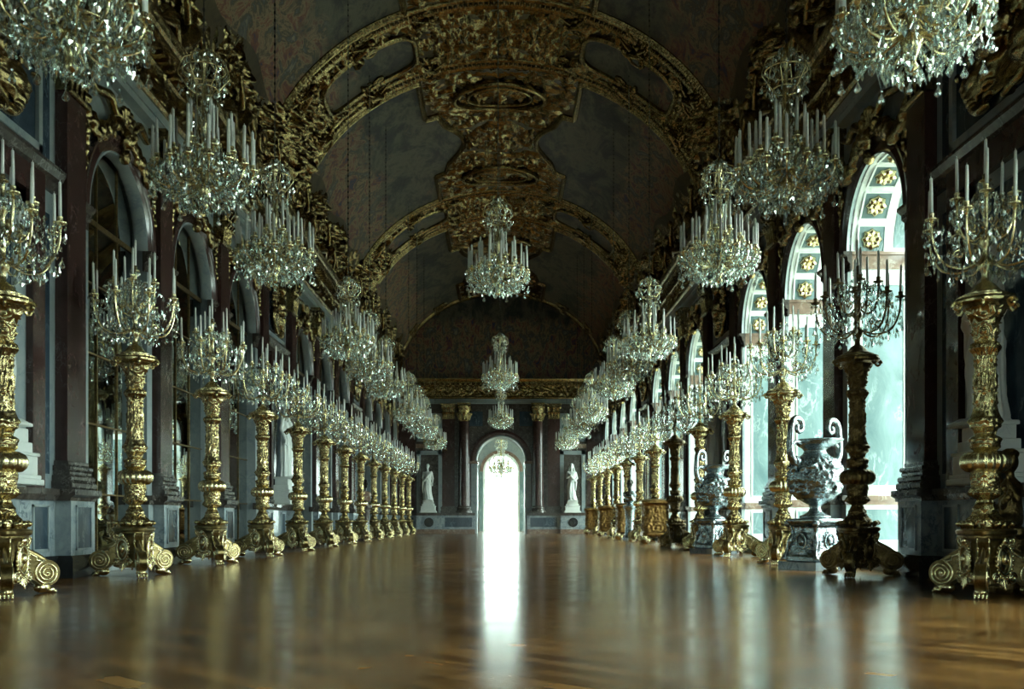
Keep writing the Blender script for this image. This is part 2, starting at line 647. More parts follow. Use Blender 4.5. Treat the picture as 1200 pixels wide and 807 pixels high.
# ------------------------------------------------------------------ side walls
def wall_side(s, name):
    """s = -1: the mirrors, s = +1: the windows"""
    W = MB()
    arches = sorted(ARCH + ARCHB)
    edges = [Y0]
    n = 24
    for c in arches:
        a, b = c - AR, c + AR
        x = s * XW
        P = arch_path(c, AR, n, SILL)
        # under the sill and above the arch
        W.box(x, s * (XW + 0.30), a, b, 0, SILL)
        arc = P[1:-1]
        for i in range(len(arc) - 1):
            (ya, za), (yb, zb) = arc[i], arc[i + 1]
            W.add([(x, ya, za), (x, yb, zb), (x, yb, 6.9), (x, ya, 6.9)], [(0, 1, 2, 3)])
        edges += [a, b]
    edges += [YE]
    for i in range(0, len(edges), 2):
        if edges[i + 1] - edges[i] > 0.01:
            W.add([(s * XW, edges[i], 0), (s * XW, edges[i + 1], 0), (s * XW, edges[i + 1], 6.9), (s * XW, edges[i], 6.9)], [(0, 1, 2, 3)])
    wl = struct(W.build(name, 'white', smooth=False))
    # masonry behind
    K = MB()
    if s < 0:
        K.box(-6.3, -5.9, Y0 - 1, YE + 1, -0.1, 13.0)
    else:
        prev = Y0 - 1
        D = XW + WIND + 0.05
        for c in arches:
            K.box(D, D + 0.4, prev, c - AR - 0.02, -0.1, 13.0)
            for i in range(10):
                y0 = c - AR - 0.02 + i * (2 * AR + 0.04) / 10
                y1 = y0 + (2 * AR + 0.04) / 10
                ym = max(abs(y0 - c), abs(y1 - c)) if False else min(abs(y0 - c), abs(y1 - c))
                K.box(D, D + 0.4, y0, y1, ZS + math.sqrt(max(0, AR * AR - ym * ym)), 13.0)
            prev = c + AR + 0.02
        K.box(D, D + 0.4, prev, YE + 1, -0.1, 13.0)
    K.build('masonry', 'gravel', wl, False)
    # archivolts, imposts, jamb strips
    for c in arches:
        near = c > 3
        A = MB()
        # moulded dark red band: profile swept along the half circle
        prof = [(AR, 0.0), (AR, 0.06), (AR + 0.05, 0.09), (AR + 0.13, 0.06), (AR + 0.17, 0.10), (AO, 0.11), (AO, 0.0)]
        th = np.linspace(0, PI, 33)
        pr = np.array(prof)
        X = s * (XW - pr[None, :, 1]) + 0 * th[:, None]
        Yv = c - pr[None, :, 0] * np.cos(th)[:, None]
        Zv = ZS + pr[None, :, 0] * np.sin(th)[:, None]
        A.grid(X, Yv, Zv, s > 0)
        av = A.build('archivolt', 'rouge', wl)
        B = MB()
        pr2 = np.array([(AR - 0.05, -0.10), (AR - 0.05, 0.02), (AR - 0.02, 0.07), (AR + 0.02, 0.05), (AR + 0.02, 0.0)] if s < 0 else [(AR, -0.01), (AR, 0.02), (AR - 0.02, 0.07), (AR + 0.02, 0.05), (AR + 0.02, 0.0)])
        X = s * (XW - pr2[None, :, 1]) + 0 * th[:, None]
        B.grid(X, c - pr2[None, :, 0] * np.cos(th)[:, None], ZS + pr2[None, :, 0] * np.sin(th)[:, None], s > 0)
        B.build('arch_bead', 'white', av)
        I = MB()
        for e in (-1, 1):
            ya, yb = c + e * (AR - 0.06), c + e * (AO + 0.02)
            prof = [(0, -0.30), (0.03, -0.30), (0.03, -0.18), (0.07, -0.15), (0.07, -0.09), (0.13, -0.04), (0.13, 0.0), (0, 0.0)]
            I.prism([(-s * p[0], p[1]) for p in prof], (s * XW, 0, ZS), (1, 0, 0), (0, 0, 1), (0, 1, 0), min(ya, yb), max(ya, yb))
        I.build('impost', 'ledge', wl)
        J = MB()
        for e in (-1, 1):
            ya, yb = sorted((c + e * AR, c + e * (AO - 0.02)))
            J.box(s * XW, s * (XW - 0.05), ya, yb, 1.07, ZS - 0.3)
            J.box(s * XW, s * (XW - 0.07), ya, yb, 0.27, 0.95)
        J.build('jamb_strip', 'white', wl, False)
        L = MB()
        for e in (-1, 1):
            ya, yb = sorted((c + e * (AR - 0.03), c + e * (AO - 0.02)))
            L.prism([(0, 0.93), (-s * 0.09, 0.93), (-s * 0.10, 0.99), (-s * 0.14, 1.0), (-s * 0.14, 1.07), (0, 1.07)], (s * XW, 0, 0), (1, 0, 0), (0, 0, 1), (0, 1, 0), ya, yb)
        L.build('dado_ledge', 'ledge', wl, False)
    # pilasters
    proto = None
    for y in PILA:
        sh = MB()
        hw = 0.27
        sh.box(s * (XW + 0.02), s * XP, y - hw, y + hw, 1.40, 5.92)
        p = sh.build('pilaster', 'rouge', wl, False)
        bs = MB()
        for (z0, z1, e) in ((1.07, 1.17, 0.10), (1.17, 1.24, 0.085), (1.24, 1.30, 0.05), (1.30, 1.36, 0.065), (1.36, 1.42, 0.025)):
            k = MB
            zc, r = (z0 + z1) / 2, (z1 - z0) / 2
            prof = [(XW, z0), (XP - e + r * 0.5, z0), (XP - e, zc - r * 0.5), (XP - e, zc + r * 0.5), (XP - e + r * 0.5, z1), (XW, z1)]
            bs.prism([(s * a, b) for a, b in prof], (0, 0, 0), (1, 0, 0), (0, 0, 1), (0, 1, 0), y - hw - e, y + hw + e)
        bs.build('pilaster_base', 'ledge', p, False)
        pd = MB()
        pd.box(s * XW, s * (XP - 0.08), y - hw - 0.08, y + hw + 0.08, 0.27, 0.93)
        pdo = pd.build('pedestal', 'dado', p, False)
        pi = MB()
        pi.box(s * (XP - 0.08), s * (XP - 0.088), y - 0.2, y + 0.2, 0.35, 0.86)
        pi.build('pedestal_panel', 'slate', p, False)
        fr = MB()
        for (a, b, z0, z1) in ((-0.225, 0.225, 0.33, 0.355), (-0.225, 0.225, 0.855, 0.88), (-0.225, -0.2, 0.33, 0.88), (0.2, 0.225, 0.33, 0.88)):
            fr.box(s * (XP - 0.08), s * (XP - 0.10), y + a, y + b, z0, z1)
        fr.build('pedestal_frame', 'dado', p, False)
        pl = MB()
        pl.box(s * XW, s * (XP - 0.12), y - hw - 0.12, y + hw + 0.12, 0, 0.24)
        pl.box(s * XW, s * (XP - 0.10), y - hw - 0.10, y + hw + 0.10, 0.24, 0.27)
        pl.build('pedestal_plinth', 'black', p, False)
        ld = MB()
        prof = [(XW, 0.93), (XP - 0.09, 0.93), (XP - 0.10, 0.97), (XP - 0.15, 1.0), (XP - 0.15, 1.07), (XW, 1.07)]
        ld.prism([(s * a, b) for a, b in prof], (0, 0, 0), (1, 0, 0), (0, 0, 1), (0, 1, 0), y - hw - 0.13, y + hw + 0.13)
        ld.build('pedestal_cap', 'ledge', p, False)
        cp = MB()
        capital(cp, s, y, hw)
        cp.build('capital', 'gold_wall', p)
    # niche bays
    for (a, b) in NICHE:
        niche_bay(wl, s, a + 0.27, b - 0.27)
    # entablature
    return wl


def capital(m, s, y, hw):
    """gilt capital: bell, two rows of curling leaves, volutes, abacus"""
    z0, z1 = 5.90, 6.70
    m.box(s * XW, s * (XP + 0.01), y - hw, y + hw, z0, z1 - 0.08)
    m.box(s * XW, s * (XP - 0.12), y - hw - 0.12, y + hw + 0.12, z1 - 0.09, z1)
    m.tube([(s * (XP - 0.02), y - hw - 0.02, z0 + 0.02), (s * (XP - 0.02), y + hw + 0.02, z0 + 0.02)], 0.035, 8)
    for row, (zb, zt, nl, out) in enumerate(((z0 + 0.02, z0 + 0.36, 4, 0.10), (z0 + 0.2, z0 + 0.56, 3, 0.13))):
        for i in range(nl):
            yy = y - hw + (i + 0.5) * 2 * hw / nl
            t = np.linspace(0, 1, 8)
            path = np.stack([s * (XP - 0.01 - out * t ** 3), yy + 0 * t, zb + (zt - zb) * np.sin(t * 2.0) / 0.95], -1)
            m.tube(path, 0.075 * np.sin(0.5 + 2.3 * (1 - t * 0.75)), 6, 0.5)
    for e in (-1, 1):
        cy_, cz = y + e * (hw + 0.03), z1 - 0.19
        t = np.linspace(0, 2.2 * 2 * PI, 30)
        r = 0.10 * (1 - t / t[-1] * 0.8)
        m.tube(np.stack([s * (XP - 0.10) + 0 * t, cy_ + r * np.cos(t) * e, cz + r * np.sin(t)], -1), 0.025, 6)
    m.ball((s * (XP - 0.13), y, z1 - 0.08), (0.06, 0.07, 0.07), 8)


def niche_bay(wl, s, a, b):
    """statue niche below, framed panel above, between two pilasters"""
    c = (a + b) / 2
    hw = (b - a) / 2
    kf = 1.0 if hw > 1.5 else 0.62
    x = s * XW
    # dado
    d = MB()
    d.box(x, s * (XW - 0.04), a, b, 0.27, 0.93)
    do = d.build('niche_dado', 'dado', wl, False)
    for e in (-1, 1):
        MB().box(s * (XW - 0.04), s * (XW - 0.05), c + e * (hw - 0.48) - 0.17, c + e * (hw - 0.48) + 0.17, 0.36, 0.85).build('dado_panel', 'slate', do, False)
        f = MB()
        y = c + e * (hw - 0.48)
        for (p, q, z0, z1) in ((-0.2, 0.2, 0.33, 0.36), (-0.2, 0.2, 0.85, 0.88), (-0.2, -0.17, 0.33, 0.88), (0.17, 0.2, 0.33, 0.88)):
            f.box(s * (XW - 0.04), s * (XW - 0.06), y + p, y + q, z0, z1)
        f.build('dado_frame', 'white', do, False)
    MB().box(x, s * (XW - 0.09), a, b, 0, 0.27).build('niche_plinth', 'black', wl, False)
    MB().prism([(0, 0.93), (-s * 0.08, 0.93), (-s * 0.12, 1.0), (-s * 0.12, 1.07), (0, 1.07)], (x, 0, 0), (1, 0, 0), (0, 0, 1), (0, 1, 0), a, b).build('niche_ledge', 'ledge', wl, False)
    # narrow slate strips at both sides
    st = MB()
    for e in (-1, 1):
        st.box(x, s * (XW - 0.012), c + e * (hw - 0.27 * kf) - 0.1 * kf, c + e * (hw - 0.27 * kf) + 0.1 * kf, 1.25, 4.35)
        st.box(x, s * (XW - 0.012), c + e * (hw - 0.27 * kf) - 0.1 * kf, c + e * (hw - 0.27 * kf) + 0.1 * kf, 5.0, 6.55)
    st.build('slate_strip', 'slate', wl, False)
    # red moulding round the niche, slate back
    nw = hw - 0.54 * kf
    fr = MB()
    for k, (o, wd, th) in enumerate(((0, 0.30 * kf, 0.13),)):
        fr.box(x, s * (XW - th), c - nw, c - nw + wd, 1.07, 4.4)
        fr.box(x, s * (XW - th), c + nw - wd, c + nw, 1.07, 4.4)
        fr.box(x, s * (XW - th), c - nw, c + nw, 4.4, 4.4 + wd)
    fr.build('niche_frame', 'rouge', wl, False)
    inn = MB()
    iw = nw - 0.30 * kf
    ib = 0.26 * kf
    for y0, y1, z0, z1 in ((c - iw, c - iw + ib, 1.07, 4.4), (c + iw - ib, c + iw, 1.07, 4.4), (c - iw, c + iw, 4.24, 4.4)):
        inn.box(x, s * (XW - 0.05), y0, y1, z0, z1)
    inn.build('niche_border', 'white', wl, False)
    MB().box(x, s * (XW - 0.01), c - iw + ib, c + iw - ib, 1.07, 4.24).build('niche_back', 'slate', wl, False)
    # string course at the imposts
    MB().prism([(0, 4.62), (-s * 0.05, 4.62), (-s * 0.05, 4.74), (-s * 0.10, 4.78), (-s * 0.14, 4.86), (-s * 0.14, 4.9), (0, 4.9)], (x, 0, 0), (1, 0, 0), (0, 0, 1), (0, 1, 0), a, b).build('string_course', 'ledge', wl, False)
    up = MB()
    uw = hw - 0.45 * kf
    for y0, y1, z0, z1 in ((c - uw, c - uw + 0.09, 4.98, 6.62), (c + uw - 0.09, c + uw, 4.98, 6.62), (c - uw, c + uw, 6.53, 6.62), (c - uw, c + uw, 4.98, 5.07)):
        up.box(x, s * (XW - 0.06), y0, y1, z0, z1)
    up.build('panel_frame', 'white', wl, False)
    MB().box(x, s * (XW - 0.012), c - uw + 0.09, c + uw - 0.09, 5.07, 6.53).build('panel_back', 'slate', wl, False)


wall_left = wall_side(-1, 'wall_left')
wall_right = wall_side(1, 'wall_right')

# entablature: trims along both sides and across the end wall
trim_no = [0]


def entablature(o, u, inward, t0, t1, parts=True):
    """swept along u from t0 to t1; 'inward' points into the hall; o on the wall face at floor level"""
    trim_no[0] += 1
    arc = [(0, 6.70), (0.17, 6.70), (0.17, 6.80), (0.20, 6.80), (0.20, 6.93), (0, 6.93)]
    m = MB().prism(arc, o, inward, (0, 0, 1), u, t0, t1)
    root = struct(m.build('trim_%d' % trim_no[0], 'white', None, False))
    MB().prism([(0, 6.93), (0.23, 6.93), (0.27, 6.97), (0.27, 7.02), (0.22, 7.06), (0, 7.06)], o, inward, (0, 0, 1), u, t0, t1).build('gilt_fascia', 'gold_wall', root, False)
    cor = [(0, 7.58), (0.14, 7.58), (0.18, 7.62), (0.18, 7.66), (0.26, 7.70), (0.44, 7.72), (0.44, 7.80), (0.48, 7.84), (0.52, 7.92), (0.52, 7.96), (0, 7.96)]
    MB().prism(cor, o, inward, (0, 0, 1), u, t0, t1).build('cornice', 'gold_wall', root, False)
    # dentils and modillions
    o_, u_, i_ = np.array(o, float), np.array(u, float), np.array(inward, float)
    d = MB()
    n = int((t1 - t0) / 0.26)
    for k in range(n):
        t = t0 + (k + 0.5) * (t1 - t0) / n
        if parts or True:
            p = o_ + u_ * t
            a, b = 0.16, 0.38
            v = []
            for dx in (a, b):
                for dt in (-0.05, 0.05):
                    for z in (7.62, 7.715):
                        v.append(p + i_ * dx + u_ * dt + np.array((0, 0, z)))
            d.add(v, [(0, 1, 3, 2), (4, 6, 7, 5), (0, 4, 5, 1), (2, 3, 7, 6), (0, 2, 6, 4), (1, 5, 7, 3)])
    d.build('dentil_row', 'gold_wall', root, False)
    # frieze relief
    nt_ = int((t1 - t0) / 0.035)
    tt, zz = np.meshgrid(np.linspace(t0, t1, nt_), np.linspace(7.05, 7.59, 18), indexing='ij')
    h = 0.10 + 0.13 * ornament(tt * 1.9, zz * 1.9, 5.0) + 0.02
    # a winged motif every period, ground sunk between
    ph = np.abs(((tt / 1.1) % 1.0) - 0.5) * 2
    h *= 0.7 + 0.5 * ph
    P = o_[None, None, :] + tt[..., None] * u_ + h[..., None] * i_ + zz[..., None] * np.array((0, 0, 1.0))
    fr = MB().grid(P[..., 0], P[..., 1], P[..., 2])
    fr.build('frieze_relief', 'gold_wall', root, True)
    return root


entablature((-XW, 0, 0), (0, 1, 0), (1, 0, 0), Y0, YE)
entablature((XW, 0, 0), (0, 1, 0), (-1, 0, 0), Y0, YE)
entablature((0, YE, 0), (1, 0, 0), (0, -1, 0), -XW, XW)

# back wall behind the camera
# with an added glazed arch, put in to light the gilding from the front
BW, BS = 1.2, 3.3
bw = MB()
for e in (-1, 1):
    bw.box(e * BW, e * 6.3, Y0 - 0.4, Y0, -0.1, 13.0)
for i in range(16):
    a0, a1 = PI * i / 16, PI * (i + 1) / 16
    xa, xb = -BW * math.cos(a0), -BW * math.cos(a1)
    bw.box(xa, xb, Y0 - 0.4, Y0, BS + BW * min(math.sin(a0), math.sin(a1)), 13.0)
wall_back = struct(bw.build('wall_back', 'white', None, False))
bf = MB()
for x in (-0.6, 0.0, 0.6):
    bf.box(x - 0.03, x + 0.03, Y0 - 0.22, Y0 - 0.16, 0, BS + math.sqrt(BW * BW - x * x))
for z in (0.05, 1.0, 2.0, 3.0, BS):
    bf.box(-BW, BW, Y0 - 0.22, Y0 - 0.16, z - 0.03, z + 0.03)
bf.build('added_sash', 'paint', wall_back, False)
bp_ = [(-BW, 0.0), (-BW, BS)] + [(-BW * math.cos(PI * i / 16), BS + BW * math.sin(PI * i / 16)) for i in range(1, 16)] + [(BW, BS), (BW, 0.0)]
MB().add([(x, Y0 - 0.19, z) for x, z in bp_], [tuple(range(len(bp_)))]).build('added_pane', 'glass', wall_back, False)
portal((0, Y0 - 0.45, (BS + BW) / 2), (PI / 2, 0, 0), 2 * BW, BS + BW)


# ------------------------------------------------------------------ windows
def rosette(m, c, nrm, up, r, t):
    """gilt flower on a plane"""
    nrm, up = np.array(nrm, float), np.array(up, float)
    side = np.cross(up, nrm)
    n = 48
    prof = [(0.02, 1.0), (0.22, 1.0), (0.30, 0.55), (0.42, 0.75), (0.62, 0.95), (0.82, 0.75), (1.0, 0.12), (1.0, 0.0)]
    th = np.arange(n) * 2 * PI / n
    V = []
    for (a, h) in prof:
        lob = 1 - (0.16 * np.abs(np.sin(4 * th)) if a > 0.5 else 0)
        hh = h * (0.72 + 0.28 * np.abs(np.cos(4 * th))) if a > 0.35 else h
        for k in range(n):
            rr = a * r * (lob[k] if a > 0.5 else 1)
            q = np.array(c) + side * rr * math.cos(th[k]) + up * rr * math.sin(th[k]) + nrm * t * (hh[k] if a > 0.35 else hh)
            V.append(q)
    f = []
    for i in range(len(prof) - 1):
        for k in range(n):
            f.append((i * n + k, (i + 1) * n + k, (i + 1) * n + (k + 1) % n, i * n + (k + 1) % n))
    f.append(tuple(range(n)))
    m.add(V, f)


def window(idx, c):
    D = XW + WIND
    P = arch_path(c, AR, 32, SILL)
    m = MB()
    X = np.array([[XW] * len(P), [D] * len(P)])
    Yv = np.array([[p[0] for p in P]] * 2)
    Zv = np.array([[p[1] for p in P]] * 2)
    m.grid(X, Yv, Zv)
    m.add([(XW, c - AR, SILL), (XW, c + AR, SILL), (D, c + AR, SILL), (D, c - AR, SILL)], [(0, 1, 2, 3)])
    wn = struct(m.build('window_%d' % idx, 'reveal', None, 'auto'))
    detail = c > 3
    # sash: frame, mullion, transoms
    f = MB()
    o = [(D - 0.02, p[0], p[1]) for p in arch_path(c, AR - 0.04, 24, SILL + 0.05)]
    f.tube(o, 0.05, 6)
    f.box(D - 0.05, D, c - 0.05, c + 0.05, SILL, ZS + AR - 0.05)
    for z in (SILL + 0.04, 1.1, 2.0, 2.9, 3.8, ZS - 0.05):
        wd = 0.05 if z in (SILL + 0.04, ZS - 0.05) else 0.022
        f.box(D - 0.04, D - 0.005, c - AR + 0.02, c + AR - 0.02, z - wd, z + wd)
    for e in (-0.52, 0.52):
        f.box(D - 0.04, D - 0.005, c + e - 0.018, c + e + 0.018, SILL, ZS)
    for a in (50, 130):
        f.tube([(D - 0.02, c, ZS), (D - 0.02, c + AR * math.cos(math.radians(a)), ZS + AR * math.sin(math.radians(a)))], 0.02, 6)
    f.build('window_sash', 'paint', wn, False)
    gl = MB()
    pts = arch_path(c, AR, 24, SILL)
    gl.add([(D, p[0], p[1]) for p in pts], [tuple(range(len(pts)))])
    gl.build('window_pane', 'glass', wn, False)
    portal((D + 0.02, c, (SILL + ZS + AR) / 2), (0, PI / 2, 0), ZS + AR - SILL, 2 * AR)
    if not detail:
        return
    # jambs: sea green panels in white frames, brown impost and ledge
    jm, jf, ji = MB(), MB(), MB()
    x0, x1 = XW + 0.17, D - 0.16
    for e in (-1, 1):
        y = c + e * AR
        yi = y - e * 0.006
        for z0, z1 in ((1.22, 4.25), (0.40, 0.86)):
            jm.box(x0, x1, min(y, yi), max(y, yi), z0, z1)
            yo = y - e * 0.022
            for (a, b, p, q) in ((x0 - 0.03, x1 + 0.03, z0 - 0.03, z0), (x0 - 0.03, x1 + 0.03, z1, z1 + 0.03), (x0 - 0.03, x0, z0, z1), (x1, x1 + 0.03, z0, z1)):
                jf.box(a, b, min(y, yo), max(y, yo), p, q)
        for (z0, z1, t) in ((ZS - 0.26, ZS - 0.05, 0.03), (ZS - 0.05, ZS, 0.055), (0.93, 1.0, 0.03), (1.0, 1.07, 0.05)):
            ji.box(XW + 0.005, D, min(y, y - e * t), max(y, y - e * t), z0, z1)
    jm.build('jamb_panel', 'green', wn, False)
    jf.build('jamb_frame', 'reveal', wn, False)
    ji.build('jamb_course', 'brown', wn, False)
    xm = XW + 0.30
    th = np.linspace(0.06, PI - 0.06, 25)
    MB().grid(np.array([[XW + 0.64] * 25, [XW + 0.84] * 25]), np.array([c - (AR - 0.008) * np.cos(th)] * 2), np.array([ZS + (AR - 0.008) * np.sin(th)] * 2)).build('soffit_band', 'green', wn, True)
    for k in range(7):
        a = math.radians(10 + k * 26.67)
        nrm = np.array((0, math.cos(a), -math.sin(a)))       # inward (towards the arch centre)
        up = np.array((0, math.sin(a), math.cos(a)))
        ctr = np.array((xm, c - AR * math.cos(a), ZS + AR * math.sin(a)))
        q = MB()
        sd = np.array((1.0, 0, 0))
        sz = 0.19
        base = ctr + nrm * 0.018
        q.add([base + sd * i + up * j for i, j in ((-sz, -sz), (sz, -sz), (sz, sz), (-sz, sz))], [(0, 1, 2, 3)])
        cf = q.build('coffer', 'green', wn, False)
        fm = MB()
        for (i0, i1, j0, j1) in ((-sz - 0.03, sz + 0.03, -sz - 0.03, -sz), (-sz - 0.03, sz + 0.03, sz, sz + 0.03), (-sz - 0.03, -sz, -sz, sz), (sz, sz + 0.03, -sz, sz)):
            vv = [ctr + sd * i + up * j + nrm * h for h in (0.0, 0.03) for i in (i0, i1) for j in (j0, j1)]
            fm.add(vv, [(0, 1, 3, 2), (4, 6, 7, 5), (0, 4, 5, 1), (2, 3, 7, 6), (0, 2, 6, 4), (1, 5, 7, 3)])
        fm.build('coffer_frame', 'reveal', cf, False)
        rr = MB()
        rosette(rr, ctr + nrm * 0.02, nrm, up, 0.165, 0.06)
        rr.build('rosette', 'gold_smooth', cf)


for i, c in enumerate(ARCH):
    window(i + 1, c)
for i, c in enumerate(ARCHB):
    window(len(ARCH) + 1 + i, c)


# ------------------------------------------------------------------ mirrors
def mirror(c, label):
    D = -(XW + MIRD)
    vis = label is not None
    if vis:
        t = thing('arched_mirror', label, 'mirror', (-XW - MIRD, c, SILL), 0, 'arched mirrors along the left wall')
    else:
        t = thing('arched_mirror', 'arched mirror on the left wall nearer than the niche at the photo edge', 'mirror', (-XW - MIRD, c, SILL), 0, 'arched mirrors nearer than the photo edge')
    pts = arch_path(c, AR, 28, SILL)
    loc = lambda x, y, z: (x - D, y - c, z - SILL)
    gl = MB().add([loc(D, p[0], p[1]) for p in pts], [tuple(range(len(pts)))])
    gl.build('mirror_glass', 'mirror', t, False)
    f = MB()
    for z in (1.05, 2.0, 2.95, 3.9, ZS - 0.02):
        w_ = 0.011 if z < 4 else 0.035
        f.add(*boxv(loc(D + 0.003, c - AR, z - w_), loc(D + 0.02, c + AR, z + w_)))
    for e in (-0.36, 0.36):
        f.add(*boxv(loc(D + 0.003, c + e - 0.010, SILL), loc(D + 0.02, c + e + 0.010, ZS + 0.98)))
    f.build('mirror_bar', 'gold_dark', t, False)
    rv = MB()
    X = np.array([[D] * len(pts), [-XW] * len(pts)])
    rv.grid(X, np.array([[p[0] for p in pts]] * 2), np.array([[p[1] for p in pts]] * 2))
    rv.add([(-XW, c - AR, SILL), (-XW, c + AR, SILL), (D, c + AR, SILL), (D, c - AR, SILL)], [(0, 1, 2, 3)])
    rv.build('mirror_reveal', 'white', wall_left, 'auto')


def boxv(a, b):
    x0, y0, z0 = a
    x1, y1, z1 = b
    v = [(x, y, z) for x in (x0, x1) for y in (y0, y1) for z in (z0, z1)]
    return v, [(0, 1, 3, 2), (4, 6, 7, 5), (0, 4, 5, 1), (2, 3, 7, 6), (0, 2, 6, 4), (1, 5, 7, 3)]


k = 0
for c in ARCH:
    if c < 9:
        mirror(c, None)
        continue
    mirror(c, '%s arched mirror from the camera, of those beyond the niche at the left photo edge' % ORD[k])
    k += 1
for c in ARCHB:
    mirror(c, None)


# ------------------------------------------------------------------ vault
def vpt(t, y, h=0.0):
    """point of the vault at angle t (0 = left springing), lifted inward by h"""
    ct, st = np.cos(t), np.sin(t)
    nx, nz = ct / VA, st / VB
    l = np.sqrt(nx * nx + nz * nz)
    return -VA * ct + h * nx / l, y + 0 * t, ZC + VB * st - h * nz / l


def vgrid(T, Yg, H):
    m = MB()
    x, y, z = vpt(T, Yg, H)
    m.grid(x, y, z)
    return m


tt = np.linspace(0, PI, 49)
T, Yg = np.meshgrid(tt, np.linspace(Y0 - 0.3, YE + 0.1, 62), indexing='ij')
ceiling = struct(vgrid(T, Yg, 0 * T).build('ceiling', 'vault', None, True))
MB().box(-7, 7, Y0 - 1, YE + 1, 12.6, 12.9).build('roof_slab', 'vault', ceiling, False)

RIBS = [8.35, 12.35, 22.25, 25.2, 35.1, 37.95, 50.9]
for y in RIBS:
    prof = np.array([(-0.22, 0.0), (-0.22, 0.07), (-0.17, 0.11), (-0.13, 0.07), (-0.10, 0.06), (0.10, 0.06), (0.13, 0.07), (0.17, 0.11), (0.22, 0.07), (0.22, 0.0)])
    tt = np.linspace(0.12, PI - 0.12, 90)
    T = np.repeat(tt[:, None], len(prof), 1)
    H = np.repeat(prof[None, :, 1], 90, 0)
    Yp = y + np.repeat(prof[None, :, 0], 90, 0)
    rb = vgrid(T, Yp, H).build('vault_rib', 'gold_wall', ceiling, True)
    bd = MB()
    for t in np.linspace(0.15, PI - 0.15, 130):
        x, yy, z = vpt(np.array(t), y, 0.075)
        bd.ball((float(x), y, float(z)), 0.045, 6)
    bd.build('rib_bead', 'gold_wall', rb)

# gilt relief of the haunches: rises from the cornice, deep carving
for side in (0, 1):
    for (ya, yb) in ((-2, 8.35), (8.35, 22.25), (22.25, 35.1), (35.1, 51.3)):
        ny = int((yb - ya) / 0.045)
        S, Yg = np.meshgrid(np.linspace(0.0, 1.0, 44), np.linspace(ya, yb, ny), indexing='ij')
        # upper edge rises over the niche bays
        nb = np.zeros_like(Yg)
        for (a, b) in NICHE:
            nb = np.maximum(nb, np.clip(1.4 - np.abs(Yg - (a + b) / 2) / 1.6, 0, 1))
        top = 0.40 + 0.28 * nb + 0.05 * np.sin(Yg * 2.1)
        T = 0.01 + S * top
        h = ornament(Yg * 1.7, T * 5.2 * 1.7, 2.0 + side)
        fade = np.clip(S * 8, 0, 1) * np.clip((1 - S) * 6, 0, 1)
        big = np.clip(vnoise(Yg * 0.9, T * 4.5, 8 + side) * 1.6 - 0.4, 0, 1)
        H = -0.03 + fade * (0.46 * h * (0.4 + big) - 0.035)
        if side:
            T = PI - T
        vgrid(T, Yg, H).build('haunch_relief', 'gold_wall', ceiling, True)


def crown_edge(y, a, b):
    """half width angle (from the crown) of the gilt centre strip: wide at the ends, pinched at mid bay"""
    u = np.abs((y - (a + b) / 2) / ((b - a) / 2))
    e = np.where(u < 0.30, 0.21 + 0.10 * (1 - np.cos(np.clip(u / 0.30, 0, 1) * PI / 2)), 0.40)
    e = np.where((u >= 0.30) & (u < 0.46), 0.31 + (u - 0.30) * 0.2, e)
    e = np.where((u >= 0.46), 0.41, e)
    return e


BAYS = [(-1.5, 8.35), (12.35, 22.25), (25.2, 35.1), (37.95, 50.9)]
art = 0
for (a, b) in BAYS:
    ya, yb = a + 0.3, b - 0.3
    ys = np.linspace(ya, yb, 140)
    e = crown_edge(ys, a, b)
    # gilt centre strip
    S, Yg = np.meshgrid(np.linspace(-1, 1, 50), np.linspace(ya, yb, 220), indexing='ij')
    E = crown_edge(Yg, a, b)
    T = PI / 2 + S * E
    du = np.abs(S) * E * 4.6
    h = ornament(du * 2.0, np.abs(Yg - (a + b) / 2) * 2.0, 11.0)
    fade = np.clip((1 - np.abs(S)) * 7, 0, 1)
    # sunk oval fields
    H = -0.035 + fade * 0.24 * h
    vgrid(T, Yg, H).build('crown_relief', 'gold_wall', ceiling, True)
    for yc in ((a + b) / 2 - 3.1, (a + b) / 2 + 3.1):
        ph = np.arange(48) * 2 * PI / 48
        for (ry, rx, r) in ((0.80, 1.20, 0.07), (0.55, 0.85, 0.045)):
            x, yy, z = vpt(PI / 2 + rx * np.cos(ph) / 5.0, yc + ry * np.sin(ph), 0.12)
            MB().tube(np.stack([x, yy, z], -1), r, 8, closed=True).build('oval_frame', 'gold_wall', ceiling)
    for side in (-1, 1):
        lo = 0.42 + 0.03 * np.sin(ys * 1.7)
        t_in = PI / 2 - e
        S = np.linspace(0, 1, 30)[:, None]
        T = lo[None, :] + S * (t_in - lo)[None, :]
        Yg = np.repeat(ys[None, :], 30, 0)
        if side > 0:
            T = PI - T
        vgrid(T, Yg, 0 * T + 0.025).build('painting', 'art%d' % (art % 4), ceiling, True)
        art += 1
        # stepped frame along the crown and ends of the painting
        ti = t_in if side < 0 else PI - t_in
        path_t = np.concatenate([np.linspace(lo[0], t_in[0], 20), t_in, np.linspace(t_in[-1], lo[-1], 20)])
        path_y = np.concatenate([np.full(20, ya), ys, np.full(20, yb)])
        if side > 0:
            path_t = PI - path_t
        for off, r in ((0.05, 0.085), (0.12, 0.04)):
            x, yy, z = vpt(path_t, path_y, off)
            MB().tube(np.stack([x, yy, z], -1), r, 8).build('painting_frame', 'gold_wall', ceiling)

